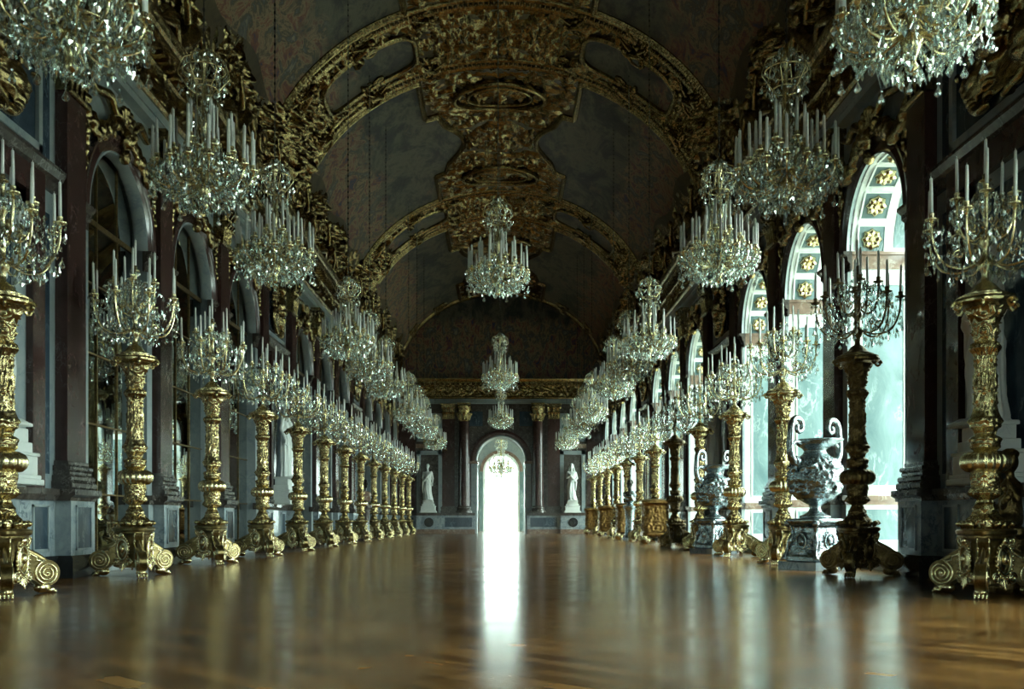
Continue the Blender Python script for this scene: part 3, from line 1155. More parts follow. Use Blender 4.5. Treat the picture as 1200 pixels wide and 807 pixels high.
# bands above the niche bays: a small painting, gilt relief, frames
for (a, b) in NICHE:
    for side in (-1, 1):
        ya, yb = a + 0.25, b - 0.25
        S, Yg = np.meshgrid(np.linspace(0.40, PI / 2, 116), np.linspace(ya, yb, 56), indexing='ij')
        u = (Yg - (a + b) / 2) / ((b - a) / 2)
        inner = ((np.abs(S - 0.92) / 0.26) ** 4 + (np.abs(u) / 0.58) ** 4) < 1
        h = ornament(np.abs(u) * 3.0, S * 8.0, 21.0)
        H = np.where(inner, 0.012, -0.045 + 0.32 * h)
        T = S if side < 0 else PI - S
        vgrid(T, Yg, H).build('band_relief', 'gold_wall', ceiling, True)
        ph = np.linspace(0, 2 * PI, 64, endpoint=False)
        sq = lambda v: np.sign(v) * np.abs(v) ** 0.5
        S2, Q = np.meshgrid(np.linspace(0, 1, 12), ph, indexing='ij')
        pt = 0.92 + 0.26 * sq(np.cos(Q)) * S2
        py = (a + b) / 2 + 0.58 * (b - a) / 2 * sq(np.sin(Q)) * S2
        T2 = pt if side < 0 else PI - pt
        pm = MB()
        x, yy, z = vpt(T2, py, 0.04)
        x = np.concatenate([x, x[:, :1]], 1)
        yy = np.concatenate([yy, yy[:, :1]], 1)
        z = np.concatenate([z, z[:, :1]], 1)
        pm.grid(x, yy, z)
        pm.build('small_painting', 'art%d' % (art % 4), ceiling, True)
        art += 1
        x, yy, z = vpt(T2[-1], py[-1], 0.08)
        MB().tube(np.stack([x, yy, z], -1), 0.075, 8, closed=True).build('painting_frame', 'gold_wall', ceiling)


# ------------------------------------------------------------------ figures
def limb(m, pts, rs, n=10):
    P = np.array(pts, float)
    t = np.linspace(0, 1, len(P))
    tq = np.linspace(0, 1, 5 * len(P))
    Q = np.stack([np.interp(tq, t, P[:, i]) for i in range(3)], -1)
    r = np.interp(tq, t, rs)
    m.tube(Q, r, n)
    m.ball(P[0], rs[0], 10)
    m.ball(P[-1], rs[-1], 10)


def head(m, c, s=1.0, yaw=0.0, hair='short'):
    """head about c (its middle), facing -y turned by yaw"""
    R = Matrix.Rotation(yaw, 3, 'Z')
    q = lambda x, y, z: tuple(Vector(c) + R @ Vector((x * s, y * s, z * s)))
    Rn = np.array(R)
    m.ball(c, (0.078 * s, 0.098 * s, 0.118 * s), 16, Rn)
    m.ball(q(0, -0.035, -0.06), (0.055 * s, 0.06 * s, 0.06 * s), 12, Rn)
    m.ball(q(0, -0.098, -0.012), (0.014 * s, 0.022 * s, 0.032 * s), 8, Rn)
    m.ball(q(0, -0.088, 0.022), (0.055 * s, 0.02 * s, 0.014 * s), 8, Rn)
    m.ball(q(0, -0.09, -0.058), (0.028 * s, 0.015 * s, 0.012 * s), 8, Rn)
    m.ball(q(0, -0.085, -0.10), (0.025 * s, 0.02 * s, 0.02 * s), 8, Rn)
    for e in (-1, 1):
        m.ball(q(e * 0.08, 0.0, -0.01), (0.014 * s, 0.024 * s, 0.034 * s), 8, Rn)
    for i in range(26):
        a, b = random.uniform(0, 2 * PI), random.uniform(0.1, 1.3)
        x, y, z = 0.08 * math.cos(a) * math.cos(b), 0.098 * math.sin(a) * math.cos(b), 0.115 * math.sin(b)
        if y < -0.05 and z < 0.07:
            continue
        m.ball(q(x, y + 0.012, z + 0.01), 0.026 * s, 6, Rn)


def hand(m, w, d, s=1.0):
    """palm and five bent fingers from wrist w along direction d"""
    d = np.array(d, float)
    d /= np.linalg.norm(d)
    sd = np.cross(d, (0, 1, 0))
    sd /= np.linalg.norm(sd) + 1e-6
    pn = np.cross(d, sd)
    w = np.array(w, float)
    m.ball(w + d * 0.045 * s, (0.04 * s, 0.025 * s, 0.045 * s), 8)
    for i, l in enumerate((0.075, 0.085, 0.08, 0.06)):
        b = w + d * 0.08 * s + sd * (i - 1.5) * 0.02 * s
        limb(m, [b, b + d * l * 0.5 * s, b + d * l * 0.8 * s + pn * 0.03 * s], [0.011 * s, 0.010 * s, 0.009 * s], 6)
    b = w + d * 0.035 * s - sd * 0.035 * s
    limb(m, [b, b + d * 0.04 * s - sd * 0.03 * s, b + d * 0.07 * s - sd * 0.03 * s], [0.013 * s, 0.012 * s, 0.010 * s], 6)


def draped_figure(variant, sc=1.0, mirror_x=1):
    """standing antique figure, feet at z = 0, facing -y, 1.95 m tall"""
    m = MB()
    mx = mirror_x
    # drapery: loft of elliptical sections with vertical folds
    zs = np.linspace(0.06, 1.52, 46)
    n = 72
    th = np.arange(n) * 2 * PI / n
    sway = 0.05 * np.sin((zs - 0.1) / 1.5 * PI * 1.25)
    A = np.interp(zs, [0.06, 0.3, 0.55, 0.85, 1.0, 1.15, 1.32, 1.45, 1.52], [0.25, 0.22, 0.215, 0.215, 0.19, 0.175, 0.20, 0.19, 0.08])
    B = np.interp(zs, [0.06, 0.3, 0.55, 0.85, 1.0, 1.15, 1.32, 1.45, 1.52], [0.19, 0.165, 0.165, 0.165, 0.145, 0.13, 0.145, 0.11, 0.07])
    T = th[None, :]
    Z = zs[:, None]
    lowf = np.clip((1.35 - Z) / 0.4, 0.25, 1)
    if variant == 0:
        fold = 0.055 * np.sin(11 * T + 2.2 * Z) + 0.03 * np.sin(19 * T - 3 * Z)
        fold = fold * lowf + 0.04 * np.sin(9 * (Z + 0.35 * np.cos(T)) * 3.0) * np.clip((Z - 0.6) / 0.3, 0, 1)
    else:
        fold = 0.07 * np.sin(8 * T - 2.8 * Z) * lowf + 0.03 * np.sin(15 * T + 5 * Z)
    knee = 0.14 * np.exp(-((Z - 0.58) / 0.2) ** 2) * np.exp(-((np.angle(np.exp(1j * (T + PI / 2 - 0.5 * mx)))) / 0.5) ** 2)
    R = 1 + fold + knee
    X = mx * sway[:, None] + A[:, None] * R * np.cos(T)
    Yv = B[:, None] * R * np.sin(T)
    v = np.stack([X, Yv, np.repeat(Z, n, 1)], -1).reshape(-1, 3)
    f = []
    for i in range(len(zs) - 1):
        for j in range(n):
            k2 = (j + 1) % n
            f.append((i * n + j, i * n + k2, (i + 1) * n + k2, (i + 1) * n + j))
    f.append(tuple(range(n - 1, -1, -1)))
    f.append(tuple((len(zs) - 1) * n + j for j in range(n)))
    m.add(v, f)
    # feet
    for e in (-1, 1):
        m.ball((e * 0.10, -0.20, 0.035), (0.045, 0.11, 0.04), 10)
        for t in range(5):
            m.ball((e * 0.10 + (t - 2) * 0.018, -0.305, 0.022), (0.012, 0.025, 0.018), 6)
    m.box(-0.26, 0.26, -0.32, 0.2, -0.02, 0.03)
    # shoulders, neck, arms
    sx = mx * 0.03
    m.ball((sx, 0, 1.44), (0.21, 0.11, 0.10), 14)
    limb(m, [(sx, 0.01, 1.48), (sx, -0.01, 1.66)], [0.062, 0.055])
    head(m, (sx, -0.015, 1.79), 1.1, 0.35 * mx)
    if variant == 0:
        limb(m, [(sx + mx * 0.20, 0, 1.46), (sx + mx * 0.27, 0.0, 1.16), (sx + mx * 0.10, -0.19, 1.12)], [0.065, 0.052, 0.036])
        hand(m, (sx + mx * 0.09, -0.19, 1.12), (-mx, -0.2, 0.25))
        limb(m, [(sx - mx * 0.20, 0, 1.46), (sx - mx * 0.27, 0.02, 1.15), (sx - mx * 0.25, -0.08, 0.90)], [0.065, 0.052, 0.036])
        hand(m, (sx - mx * 0.25, -0.08, 0.90), (0, -0.15, -1))
        # toga roll across the breast and over the arm
        limb(m, [(sx - mx * 0.2, -0.06, 1.50), (sx, -0.15, 1.28), (sx + mx * 0.18, -0.13, 1.06), (sx + mx * 0.24, -0.05, 0.98)], [0.05, 0.06, 0.065, 0.05])
        for i in range(4):
            limb(m, [(sx + mx * (0.25 - 0.02 * i), -0.10 + 0.04 * i, 1.10), (sx + mx * 0.27, -0.08 + 0.04 * i, 0.75), (sx + mx * 0.24, -0.06 + 0.04 * i, 0.42)], [0.03, 0.035, 0.02])
    else:
        limb(m, [(sx + mx * 0.20, 0, 1.46), (sx + mx * 0.26, -0.04, 1.18), (sx + mx * 0.04, -0.18, 1.36)], [0.065, 0.050, 0.036])
        hand(m, (sx + mx * 0.04, -0.18, 1.36), (-mx, -0.1, 0.5))
        limb(m, [(sx - mx * 0.20, 0, 1.46), (sx - mx * 0.29, 0.02, 1.17), (sx - mx * 0.16, -0.17, 1.02)], [0.065, 0.052, 0.036])
        hand(m, (sx - mx * 0.16, -0.17, 1.02), (mx, -0.2, 0.0))
        limb(m, [(sx + mx * 0.2, -0.05, 1.5), (sx - mx * 0.02, -0.15, 1.18), (sx - mx * 0.22, -0.12, 1.0), (sx - mx * 0.2, -0.1, 0.55)], [0.045, 0.055, 0.06, 0.03])
        limb(m, [(sx, 0.05, 1.92), (sx + 0.11, 0.06, 1.72), (sx + 0.17, 0.06, 1.45)], [0.05, 0.045, 0.05])
        limb(m, [(sx, 0.05, 1.92), (sx - 0.11, 0.06, 1.72), (sx - 0.17, 0.06, 1.45)], [0.05, 0.045, 0.05])
    return m


def figure_pedestal(m, hw, hd, z1):
    """stepped white pedestal with curved steps"""
    for (a, z0, zz) in ((1.0, 0.0, 0.07), (0.93, 0.07, 0.12), (0.84, 0.12, 0.34), (0.90, 0.34, 0.38), (0.72, 0.38, 0.50), (0.62, 0.50, z1)):
        m.box(-hw * a, hw * a, -hd * a, hd * a, z0 * z1 / 0.66 if zz != z1 else 0.50 * z1 / 0.66, zz * z1 / 0.66 if zz != z1 else z1)


def statue(label, plabel, loc, rz, variant, mx, sc=1.0, dy=0.0):
    p = MB()
    figure_pedestal(p, 0.44, 0.25, 0.60)
    po = p.build('statue_pedestal', 'statue', None, False)
    po.location = loc
    po.rotation_euler = (0, 0, rz)
    bv = po.modifiers.new('b', 'BEVEL')
    bv.width = 0.012
    bv.segments = 2
    tag(po, plabel, 'pedestal', 'white statue pedestals')
    o = draped_figure(variant, 1.0, mx).fused('draped_statue', 'statue', None, 0.016, 2)
    o.location = (loc[0], loc[1] + dy, loc[2] + 0.60 + 0.02)
    o.rotation_euler = (0, 0, rz)
    o.scale = (sc, sc, sc)
    tag(o, label, 'statue', 'white marble statues')
    return o


nc = [(a + b) / 2 for a, b in NICHE]
XN = XW - 0.22
statue('white draped statue in the left wall niche between third and fourth mirrors', 'white stepped pedestal under the statue in the left wall niche past the third mirror', (-XN, nc[1], 1.07), PI / 2, 0, 1)
statue('white statue in the niche cut off at the left photo edge', 'white stepped statue pedestal on the dado at the left photo edge', (-XN, nc[0], 1.07), PI / 2, 1, 1, 0.90, -0.14)
statue('shaded white statue in the niche behind the nearest right stand', 'shaded stepped statue pedestal behind the nearest right-hand gilt stand', (XN, nc[0], 1.07), -PI / 2, 0, -1)
statue('shaded statue in the right wall niche behind the farther silvered urn', 'shaded stepped statue pedestal in the niche behind the farther silvered urn', (XN, nc[1], 1.07), -PI / 2, 1, 1)
YN = YE - 0.36
statue('white toga statue on the end wall left of the bright doorway', 'white statue pedestal on the end wall left of the doorway', (-3.74, YN, 1.07), 0, 0, -1, 0.98)
statue('white veiled statue on the end wall right of the bright doorway', 'white statue pedestal on the end wall right of the doorway', (3.66, YN, 1.07), 0, 1, -1, 0.98)


# ------------------------------------------------------------------ end wall, door, next room
DW = 1.24    # door half width
DS = 3.74    # door springing


def door_path(r, n=28):
    return [(-r, 0), (-r, DS)] + [(-r * math.cos(PI * i / n), DS + r * math.sin(PI * i / n)) for i in range(1, n)] + [(r, DS), (r, 0)]


E = MB()
P = door_path(DW)
for side in (-1, 1):
    E.add([(side * DW, YE, 0), (side * 5.9, YE, 0), (side * 5.9, YE, 7.9), (side * DW, YE, 7.9)], [(0, 1, 2, 3)])
arc = P[1:-1]
for i in range(len(arc) - 1):
    (xa, za), (xb, zb) = arc[i], arc[i + 1]
    E.add([(xa, YE, za), (xb, YE, zb), (xb, YE, 7.9), (xa, YE, 7.9)], [(0, 1, 2, 3)])
wall_end = struct(E.build('wall_end', 'ledge', None, False))
# lunette with a dark painting
lun = MB()
tt = np.linspace(0, PI, 40)
lun.add([(-(VA + 0.15) * math.cos(t), YE + 0.02, ZC - 0.15 + (VB + 0.3) * math.sin(t)) for t in tt], [tuple(range(40))])
lun.build('lunette_painting', 'art1', wall_end, False)
MB().box(-7, 7, YE + 0.12, YE + 0.3, 7.9, 13.0).build('gable', 'vault', wall_end, False)
# jamb of the door
dm = MB()
dm.grid(np.array([[p[0] for p in P]] * 2), np.array([[YE] * len(P), [YE + 1.2] * len(P)]), np.array([[p[1] for p in P]] * 2))
door = struct(dm.build('door_1', 'stone', None, 'auto'))
for (r0, r1, t, mt, nm) in ((DW, DW + 0.10, 0.08, 'white', 'door_bead'), (DW + 0.10, DW + 0.34, 0.14, 'rouge', 'door_archivolt')):
    th = np.linspace(0, PI, 41)
    pr = np.array([(r0, 0), (r0, t), ((r0 + r1) / 2, t + 0.03), (r1, t), (r1, 0)])
    MB().grid(-pr[None, :, 0] * np.cos(th)[:, None], YE - pr[None, :, 1] + 0 * th[:, None], DS + pr[None, :, 0] * np.sin(th)[:, None]).build(nm, mt, door)
dj = MB()
for e in (-1, 1):
    dj.box(e * DW, e * (DW + 0.10), YE - 0.08, YE, 0, DS)
    dj.box(e * (DW + 0.10), e * (DW + 0.30), YE - 0.05, YE, 1.07, DS)
dj.build('door_jamb_strip', 'white', door, False)
di = MB()
for e in (-1, 1):
    di.box(e * (DW - 0.05), e * (DW + 0.36), YE - 0.16, YE, DS - 0.14, DS)
    di.box(e * (DW - 0.04), e * DW, YE, YE + 1.2, DS - 0.14, DS)
di.build('door_impost', 'brown', door, False)
dp = MB()
for e in (-1, 1):
    dp.box(e * (DW - 0.02), e * DW, YE + 0.2, YE + 1.0, 1.2, 3.4)
dp.build('door_jamb_panel', 'green', door, False)
sp = MB()
for e in (-1, 1):
    sp.box(e * 0.95, e * 1.62, YE - 0.03, YE, 5.55, 6.3)
sp.build('spandrel_panel', 'slate', wall_end, False)
# dado of the end wall
for (xa, xb, face) in ((DW + 0.10, 3.05, 0.30), (3.05, 4.35, 0.45), (4.35, 5.3, 0.25)):
    for e in (-1, 1):
        x0, x1 = sorted((e * xa, e * xb))
        d = MB().box(x0, x1, YE - face, YE, 0.22, 0.93).build('end_dado', 'dado', wall_end, False)
        MB().box(x0, x1, YE - face - 0.03, YE, 0.0, 0.22).build('end_plinth', 'brown', d, False)
        MB().box(x0, x1, YE - face - 0.05, YE, 0.93, 1.07).build('end_ledge', 'ledge', d, False)
        xm = (x0 + x1) / 2
        if face == 0.45:
            k = MB()
            k.prism([(0.24 * math.cos(a), 0.24 * math.sin(a)) for a in np.arange(32) * PI / 16], (xm, 0, 0.575), (1, 0, 0), (0, 0, 1), (0, -1, 0), -(YE - face), -(YE - face) + 0.02)
            k.build('dado_roundel', 'black', d, False)
        else:
            MB().box(x0 + 0.16, x1 - 0.16, YE - face - 0.012, YE - face, 0.34, 0.82).build('dado_panel', 'slate', d, False)
# statue panels, upper panels
for e in (-1, 1):
    xm = e * 3.7
    f = MB()
    for (a, b, z0, z1) in ((-0.66, -0.46, 1.07, 4.27), (0.46, 0.66, 1.07, 4.27), (-0.66, 0.66, 4.07, 4.27), (-0.66, 0.66, 4.75, 4.85), (-0.66, 0.66, 6.1, 6.2), (-0.66, -0.56, 4.75, 6.2), (0.56, 0.66, 4.75, 6.2)):
        f.box(xm + a, xm + b, YE - 0.10, YE, z0, z1)
    f.build('statue_panel_frame', 'white', wall_end, False)
    MB().box(xm - 0.56, xm + 0.56, YE - 0.02, YE, 4.85, 6.1).build('upper_panel', 'green', wall_end, False)
    MB().box(xm - 0.7, xm + 0.7, YE - 0.12, YE, 4.40, 4.62).build('string_course', 'brown', wall_end, False)
    # engaged column and flat pilasters
    xc = e * 1.90
    col = MB().lathe([(0.30, 1.42), (0.295, 2.5), (0.28, 4.4), (0.255, 5.8)], 28, (xc, YE - 0.26, 0)).build('end_column', 'rouge', wall_end)
    MB().lathe([(0.42, 1.07), (0.42, 1.15), (0.40, 1.2), (0.36, 1.22), (0.34, 1.28), (0.37, 1.31), (0.37, 1.36), (0.31, 1.42)], 28, (xc, YE - 0.26, 0)).build('column_base', 'ledge', col)
    cp = MB()
    cp.lathe([(0.26, 5.76), (0.28, 5.8), (0.26, 5.85), (0.30, 6.1), (0.38, 6.4), (0.40, 6.55)], 24, (xc, YE - 0.26, 0))
    for row, (zb, hh, nn) in enumerate(((5.82, 0.3, 8), (6.0, 0.38, 8))):
        for i in range(nn):
            a = (i + 0.5 * row) * 2 * PI / nn
            t = np.linspace(0, 1, 7)
            rr = 0.27 + 0.14 * t ** 3
            cp.tube(np.stack([xc + rr * math.cos(a), YE - 0.26 + rr * math.sin(a), zb + hh * np.sin(t * 2) / 0.95], -1), 0.08 * np.sin(0.6 + 2.2 * (1 - t * 0.75)), 6, 0.6)
    for i in range(4):
        a = PI / 4 + i * PI / 2
        cp.ball((xc + 0.40 * math.cos(a), YE - 0.26 + 0.40 * math.sin(a), 6.50), 0.09, 10)
    cp.box(xc - 0.36, xc + 0.36, YE - 0.6, YE, 6.6, 6.70)
    cp.build('column_capital', 'gold_wall', col)
    for xq, hw in ((e * 2.72, 0.32), (e * 4.85, 0.42)):
        p = MB().box(xq - hw, xq + hw, YE - 0.12, YE, 1.40, 5.9).build('end_pilaster', 'rouge', wall_end, False)
        pb = MB()
        for (z0, z1, q) in ((1.07, 1.18, 0.08), (1.18, 1.28, 0.05), (1.28, 1.36, 0.07), (1.36, 1.41, 0.03)):
            pb.box(xq - hw - q, xq + hw + q, YE - 0.12 - q, YE, z0, z1)
        pb.build('pilaster_base', 'ledge', p, False)
        pc = MB()
        pc.box(xq - hw, xq + hw, YE - 0.13, YE, 5.9, 6.62)
        pc.box(xq - hw - 0.08, xq + hw + 0.08, YE - 0.24, YE, 6.62, 6.70)
        for row, (zb, hh, nn) in enumerate(((5.92, 0.30, 4), (6.1, 0.36, 3))):
            for i in range(nn):
                t = np.linspace(0, 1, 7)
                xx = xq - hw + (i + 0.5) * 2 * hw / nn
                pc.tube(np.stack([xx + 0 * t, YE - 0.13 - 0.12 * t ** 3, zb + hh * np.sin(t * 2) / 0.95], -1), 0.08 * np.sin(0.6 + 2.2 * (1 - t * 0.75)), 6, 0.6)
        for q in (-1, 1):
            pc.ball((xq + q * hw, YE - 0.2, 6.5), 0.09, 8)
        pc.build('pilaster_capital', 'gold_wall', p)

# next room: pale, bright, with an arched window straight ahead
YR0, YR1 = YE + 1.2, YE + 10.5
R = MB()
R.add([(-4.6, YR0, 0), (-4.6, YR1, 0), (-4.6, YR1, 8), (-4.6, YR0, 8)], [(0, 1, 2, 3)])
r0 = R.build('wall_salon_left', 'reveal', None, False)
struct(r0)
struct(MB().box(-4.8, 4.8, YE + 0.3, YR1 + 0.3, -0.1, 0.0).build('floor_salon', 'floor'))
struct(MB().box(-4.8, 4.8, YR0, YR1 + 0.5, 8.0, 8.2).build('ceiling_salon', 'white', None, False))
# front side of the salon's wall to the hall
F = MB()
for side in (-1, 1):
    F.box(side * DW, side * 4.8, YR0 - 0.02, YR0, 0, 8)
F.box(-DW, DW, YR0 - 0.02, YR0, DS + DW, 8)
for i in range(len(arc) - 1):
    (xa, za), (xb, zb) = arc[i], arc[i + 1]
    F.add([(xa, YR0, za), (xb, YR0, zb), (xb, YR0, 8), (xa, YR0, 8)], [(0, 1, 2, 3)])
struct(F.build('wall_salon_front', 'reveal', None, False))


def salon_window(name, o, u, inward, w0, zs_, mat='reveal'):
    o, u, inward = (np.array(q, float) for q in (o, u, inward))
    P = [(-w0, 0.0), (-w0, zs_)] + [(-w0 * math.cos(PI * i / 20), zs_ + w0 * math.sin(PI * i / 20)) for i in range(1, 20)] + [(w0, zs_), (w0, 0.0)]
    m = MB()
    for j in (0, 1):
        pass
    a = np.array([[o + u * p[0] + np.array((0, 0, p[1])) - inward * d for p in P] for d in (0.0, 0.45)])
    m.grid(a[..., 0], a[..., 1], a[..., 2])
    wn = struct(m.build(name, mat, None, 'auto'))
    f = MB()
    q = [o - inward * 0.42 + u * p[0] * 0.98 + np.array((0, 0, p[1])) for p in P]
    f.tube(q, 0.05, 6)
    f.tube([o - inward * 0.42, o - inward * 0.42 + np.array((0, 0, zs_ + w0))], 0.03, 6)
    for z in (0.05, 1.0, 1.9, 2.8, zs_):
        f.tube([o - inward * 0.42 - u * w0 + np.array((0, 0, z)), o - inward * 0.42 + u * w0 + np.array((0, 0, z))], 0.02, 6)
    f.build('window_sash', 'paint', wn, False)
    g = MB()
    g.add([o - inward * 0.43 + u * p[0] + np.array((0, 0, p[1])) for p in P], [tuple(range(len(P)))])
    g.build('window_pane', 'glass', wn, False)


# right wall with two windows and far wall with one, cut as strips round their openings
def strip_wall(name, o, u, length, openings, zs_, w0, mat='reveal', top=8.0, th=0.0):
    o, u = np.array(o, float), np.array(u, float)
    m = MB()
    q = lambda t, z: o + u * t + np.array((0, 0, z))
    prev = 0.0
    for c in openings:
        m.add([q(prev, 0), q(c - w0, 0), q(c - w0, top), q(prev, top)], [(0, 1, 2, 3)])
        for i in range(20):
            a0, a1 = PI * i / 20, PI * (i + 1) / 20
            m.add([q(c - w0 * math.cos(a0), zs_ + w0 * math.sin(a0)), q(c - w0 * math.cos(a1), zs_ + w0 * math.sin(a1)), q(c - w0 * math.cos(a1), top), q(c - w0 * math.cos(a0), top)], [(0, 1, 2, 3)])
        prev = c + w0
    m.add([q(prev, 0), q(length, 0), q(length, top), q(prev, top)], [(0, 1, 2, 3)])
    return struct(m.build(name, mat, None, False))


strip_wall('wall_salon_right', (4.6, YR0, 0), (0, 1, 0), YR1 - YR0, [2.4, 6.6], 3.6, 1.1)
se = strip_wall('wall_salon_end', (-4.6, YR1, 0), (1, 0, 0), 9.2, [1.4, 4.6, 7.8], 3.7, 1.05, 'white')  # darker marble than the other salon walls, standing in for shade
th = np.linspace(0, PI, 31)
for (ra, rb_, q, mt) in ((1.06, 1.14, 0.08, 'reveal'), (1.14, 1.34, 0.12, 'brown')):
    pr = np.array([(ra, 0), (ra, q), (rb_, q), (rb_, 0)])
    MB().grid(-pr[None, :, 0] * np.cos(th)[:, None], YR1 - pr[None, :, 1] + 0 * th[:, None], 3.7 + pr[None, :, 0] * np.sin(th)[:, None]).build('salon_archivolt', mt, se)
    b_ = MB()
    for e in (-1, 1):
        b_.box(e * ra, e * rb_, YR1 - q, YR1, 0, 3.7)
    b_.build('salon_jamb', mt if mt == 'reveal' else 'green', se, False)
wn_no = len(ARCH) + len(ARCHB) + 1
for c in (2.4, 6.6):
    salon_window('window_%d' % wn_no, (4.6, YR0 + c, 0), (0, 1, 0), (-1, 0, 0), 1.1, 3.6)
    portal((5.1, YR0 + c, 2.4), (0, PI / 2, 0), 4.7, 2.2)
    wn_no += 1
for c in (1.4, 4.6, 7.8):
    salon_window('window_%d' % wn_no, (-4.6 + c, YR1, 0), (1, 0, 0), (0, -1, 0), 1.05, 3.7)
    portal((-4.6 + c, YR1 + 0.5, 2.4), (-PI / 2, 0, 0), 2.1, 4.75)
    wn_no += 1


# ------------------------------------------------------------------ gilt trophies and keystones
def trophy_mesh(m, hw, z0, z1, seed):
    """heap of arms in relief: cuirass, helmet, shields, banners, laurel; lies in the y-z plane, x outwards"""
    rnd = random.Random(seed)
    H = z1 - z0
    zc = (z0 + z1) / 2
    for e in (-1, 1):
        for k in range(3):
            a = 0.35 + 0.28 * k
            dy, dz = math.sin(a) * e, math.cos(a)
            L = H * 0.52
            limb(m, [(0.03, -dy * L * 0.5, zc - dz * L * 0.6), (0.06, dy * L * 0.75 * hw / 0.5, zc + dz * L * 0.9)], [0.018, 0.018], 6)
            m.ball((0.05, dy * L * 0.6 * hw / 0.5, zc + dz * L * 0.72), (0.03, 0.10, 0.14), 10)
        m.ball((0.05, e * hw * 0.55, zc - H * 0.2), (0.06, hw * 0.38, H * 0.15), 14)
        m.ball((0.09, e * hw * 0.55, zc - H * 0.2), (0.05, hw * 0.16, H * 0.06), 10)
        for k in range(9):
            t = k / 8
            m.ball((0.06, e * (hw * 0.8 - 0.45 * hw * t), z0 + H * (0.30 - 0.26 * math.sin(t * PI * 0.55))), (0.05, 0.07, 0.045), 8)
        for k in range(7):
            t = k / 6
            m.ball((0.05, e * hw * (0.35 + 0.5 * t), zc + H * (0.05 + 0.12 * math.sin(t * 3))), (0.05, 0.06, 0.05), 7)
    m.ball((0.10, 0, zc - H * 0.02), (0.11, hw * 0.34, H * 0.15), 16)
    m.ball((0.12, 0, zc - H * 0.13), (0.10, hw * 0.28, H * 0.07), 14)
    m.ball((0.11, 0, zc + H * 0.22), (0.10, hw * 0.20, H * 0.085), 14)
    m.ball((0.13, 0, zc + H * 0.31), (0.06, 0.04, H * 0.07), 8)
    for k in range(60):
        y, z = rnd.uniform(-hw, hw), rnd.uniform(z0, z1)
        if abs(y / hw) ** 2 + abs((z - zc) / (H / 2)) ** 2 > 1:
            continue
        m.ball((rnd.uniform(0.02, 0.09), y, z), (0.04, rnd.uniform(0.025, 0.07), rnd.uniform(0.025, 0.08)), 7)
    m.box(-0.01, 0.03, -hw * 0.5, hw * 0.5, z0 + H * 0.1, z1 - H * 0.15)


tm = MB()
trophy_mesh(tm, 0.56, 5.05, 6.6, 3)
tr0 = tm.fused('gilt_trophy', 'gold_wall', None, 0.013, 0)
tr0.location = (-XW + 0.03, nc[0], 0)
tr0.scale = (1.3, 1.7, 1.0)
tag(tr0, 'gilt trophy of arms on slate panel at the upper left photo edge', 'trophy', 'gilt trophies above the niches')
for (x, y, r, lb) in ((-XW + 0.03, nc[1], 0, 'gilt trophy of arms in the framed panel between third and fourth mirrors'),
                      (-XW + 0.03, nc[2], 0, 'small far gilt trophy in the left wall panel after the sixth mirror'),
                      (XW - 0.03, nc[0], PI, 'shaded gilt trophy on the panel above the nearest right-hand candelabrum'),
                      (XW - 0.03, nc[1], PI, 'shaded gilt trophy on the right wall between third and fourth windows'),
                      (XW - 0.03, nc[2], PI, 'small far gilt trophy on the right wall after the sixth window')):
    o = tr0.copy()
    C.objects.link(o)
    o.location = (x, y, 0)
    o.rotation_euler = (0, 0, r)
    o.scale = (1.3, 1.7, 1.0) if y == nc[0] else (1.2, 1.15, 1.0)
    o['label'] = lb


def keystone_mesh(m):
    """shell and mask over the crown of an arch with heavy hanging garlands; x outwards, arch centre at y = 0"""
    za = ZS + AR
    rnd = random.Random(11)
    m.ball((0.14, 0, za + 0.22), (0.11, 0.12, 0.16), 14)
    m.ball((0.25, 0, za + 0.20), (0.035, 0.03, 0.05), 8)
    m.ball((0.22, 0, za + 0.11), (0.04, 0.05, 0.03), 8)
    m.ball((0.12, 0, za - 0.02), (0.09, 0.08, 0.12), 10)
    for k in range(9):
        a = PI * k / 8
        limb(m, [(0.10, 0.10 * math.cos(a), za + 0.30 + 0.08 * math.sin(a)), (0.15, 0.30 * math.cos(a), za + 0.36 + 0.26 * math.sin(a))], [0.04, 0.055], 6)
    for e in (-1, 1):
        m.ball((0.23, e * 0.045, za + 0.27), (0.02, 0.03, 0.02), 6)
        # draped swag from the mask to the pilaster, and a tail beside the arch
        for k in range(34):
            t = k / 33
            y = 0.18 + 1.06 * t
            z = za + 0.34 - 0.42 * math.sin(t * PI * 0.86) * 0.75 - 0.12 * t
            z = max(z, ZS + math.sqrt(max(0, 1.36 ** 2 - y * y)) - 0.02)
            w_ = 0.10 + 0.05 * math.sin(t * PI)
            m.ball((0.07 + 0.06 * rnd.random(), e * y, z + rnd.uniform(-0.05, 0.09)), (0.07, w_ * rnd.uniform(0.5, 1.0), w_ * rnd.uniform(0.5, 1.0)), 8)
        for k in range(14):
            m.ball((0.06 + 0.04 * rnd.random(), e * (1.22 + rnd.uniform(-0.05, 0.05)), za + 0.30 - 0.07 * k), (0.06, 0.075 - 0.002 * k, 0.06), 7)
        limb(m, [(0.10, e * 0.2, za + 0.40), (0.12, e * 0.55, za + 0.62), (0.08, e * 0.95, za + 0.55), (0.08, e * 1.2, za + 0.66)], [0.06, 0.075, 0.055, 0.04], 8)


km = MB()
keystone_mesh(km)
ks0 = None
vis = [c for c in ARCH if c > 9]
for i, c in enumerate(vis):
    for s in (-1, 1):
        wl = wall_left if s < 0 else wall_right
        if ks0 is None:
            ks0 = km.fused('keystone_garland', 'gold_wall', wl, 0.016, 0)
            o = ks0
        else:
            o = ks0.copy()
            C.objects.link(o)
            o.parent = wl
        o.location = (s * XW, c, 0)
        o.rotation_euler = (0, 0, 0 if s < 0 else PI)


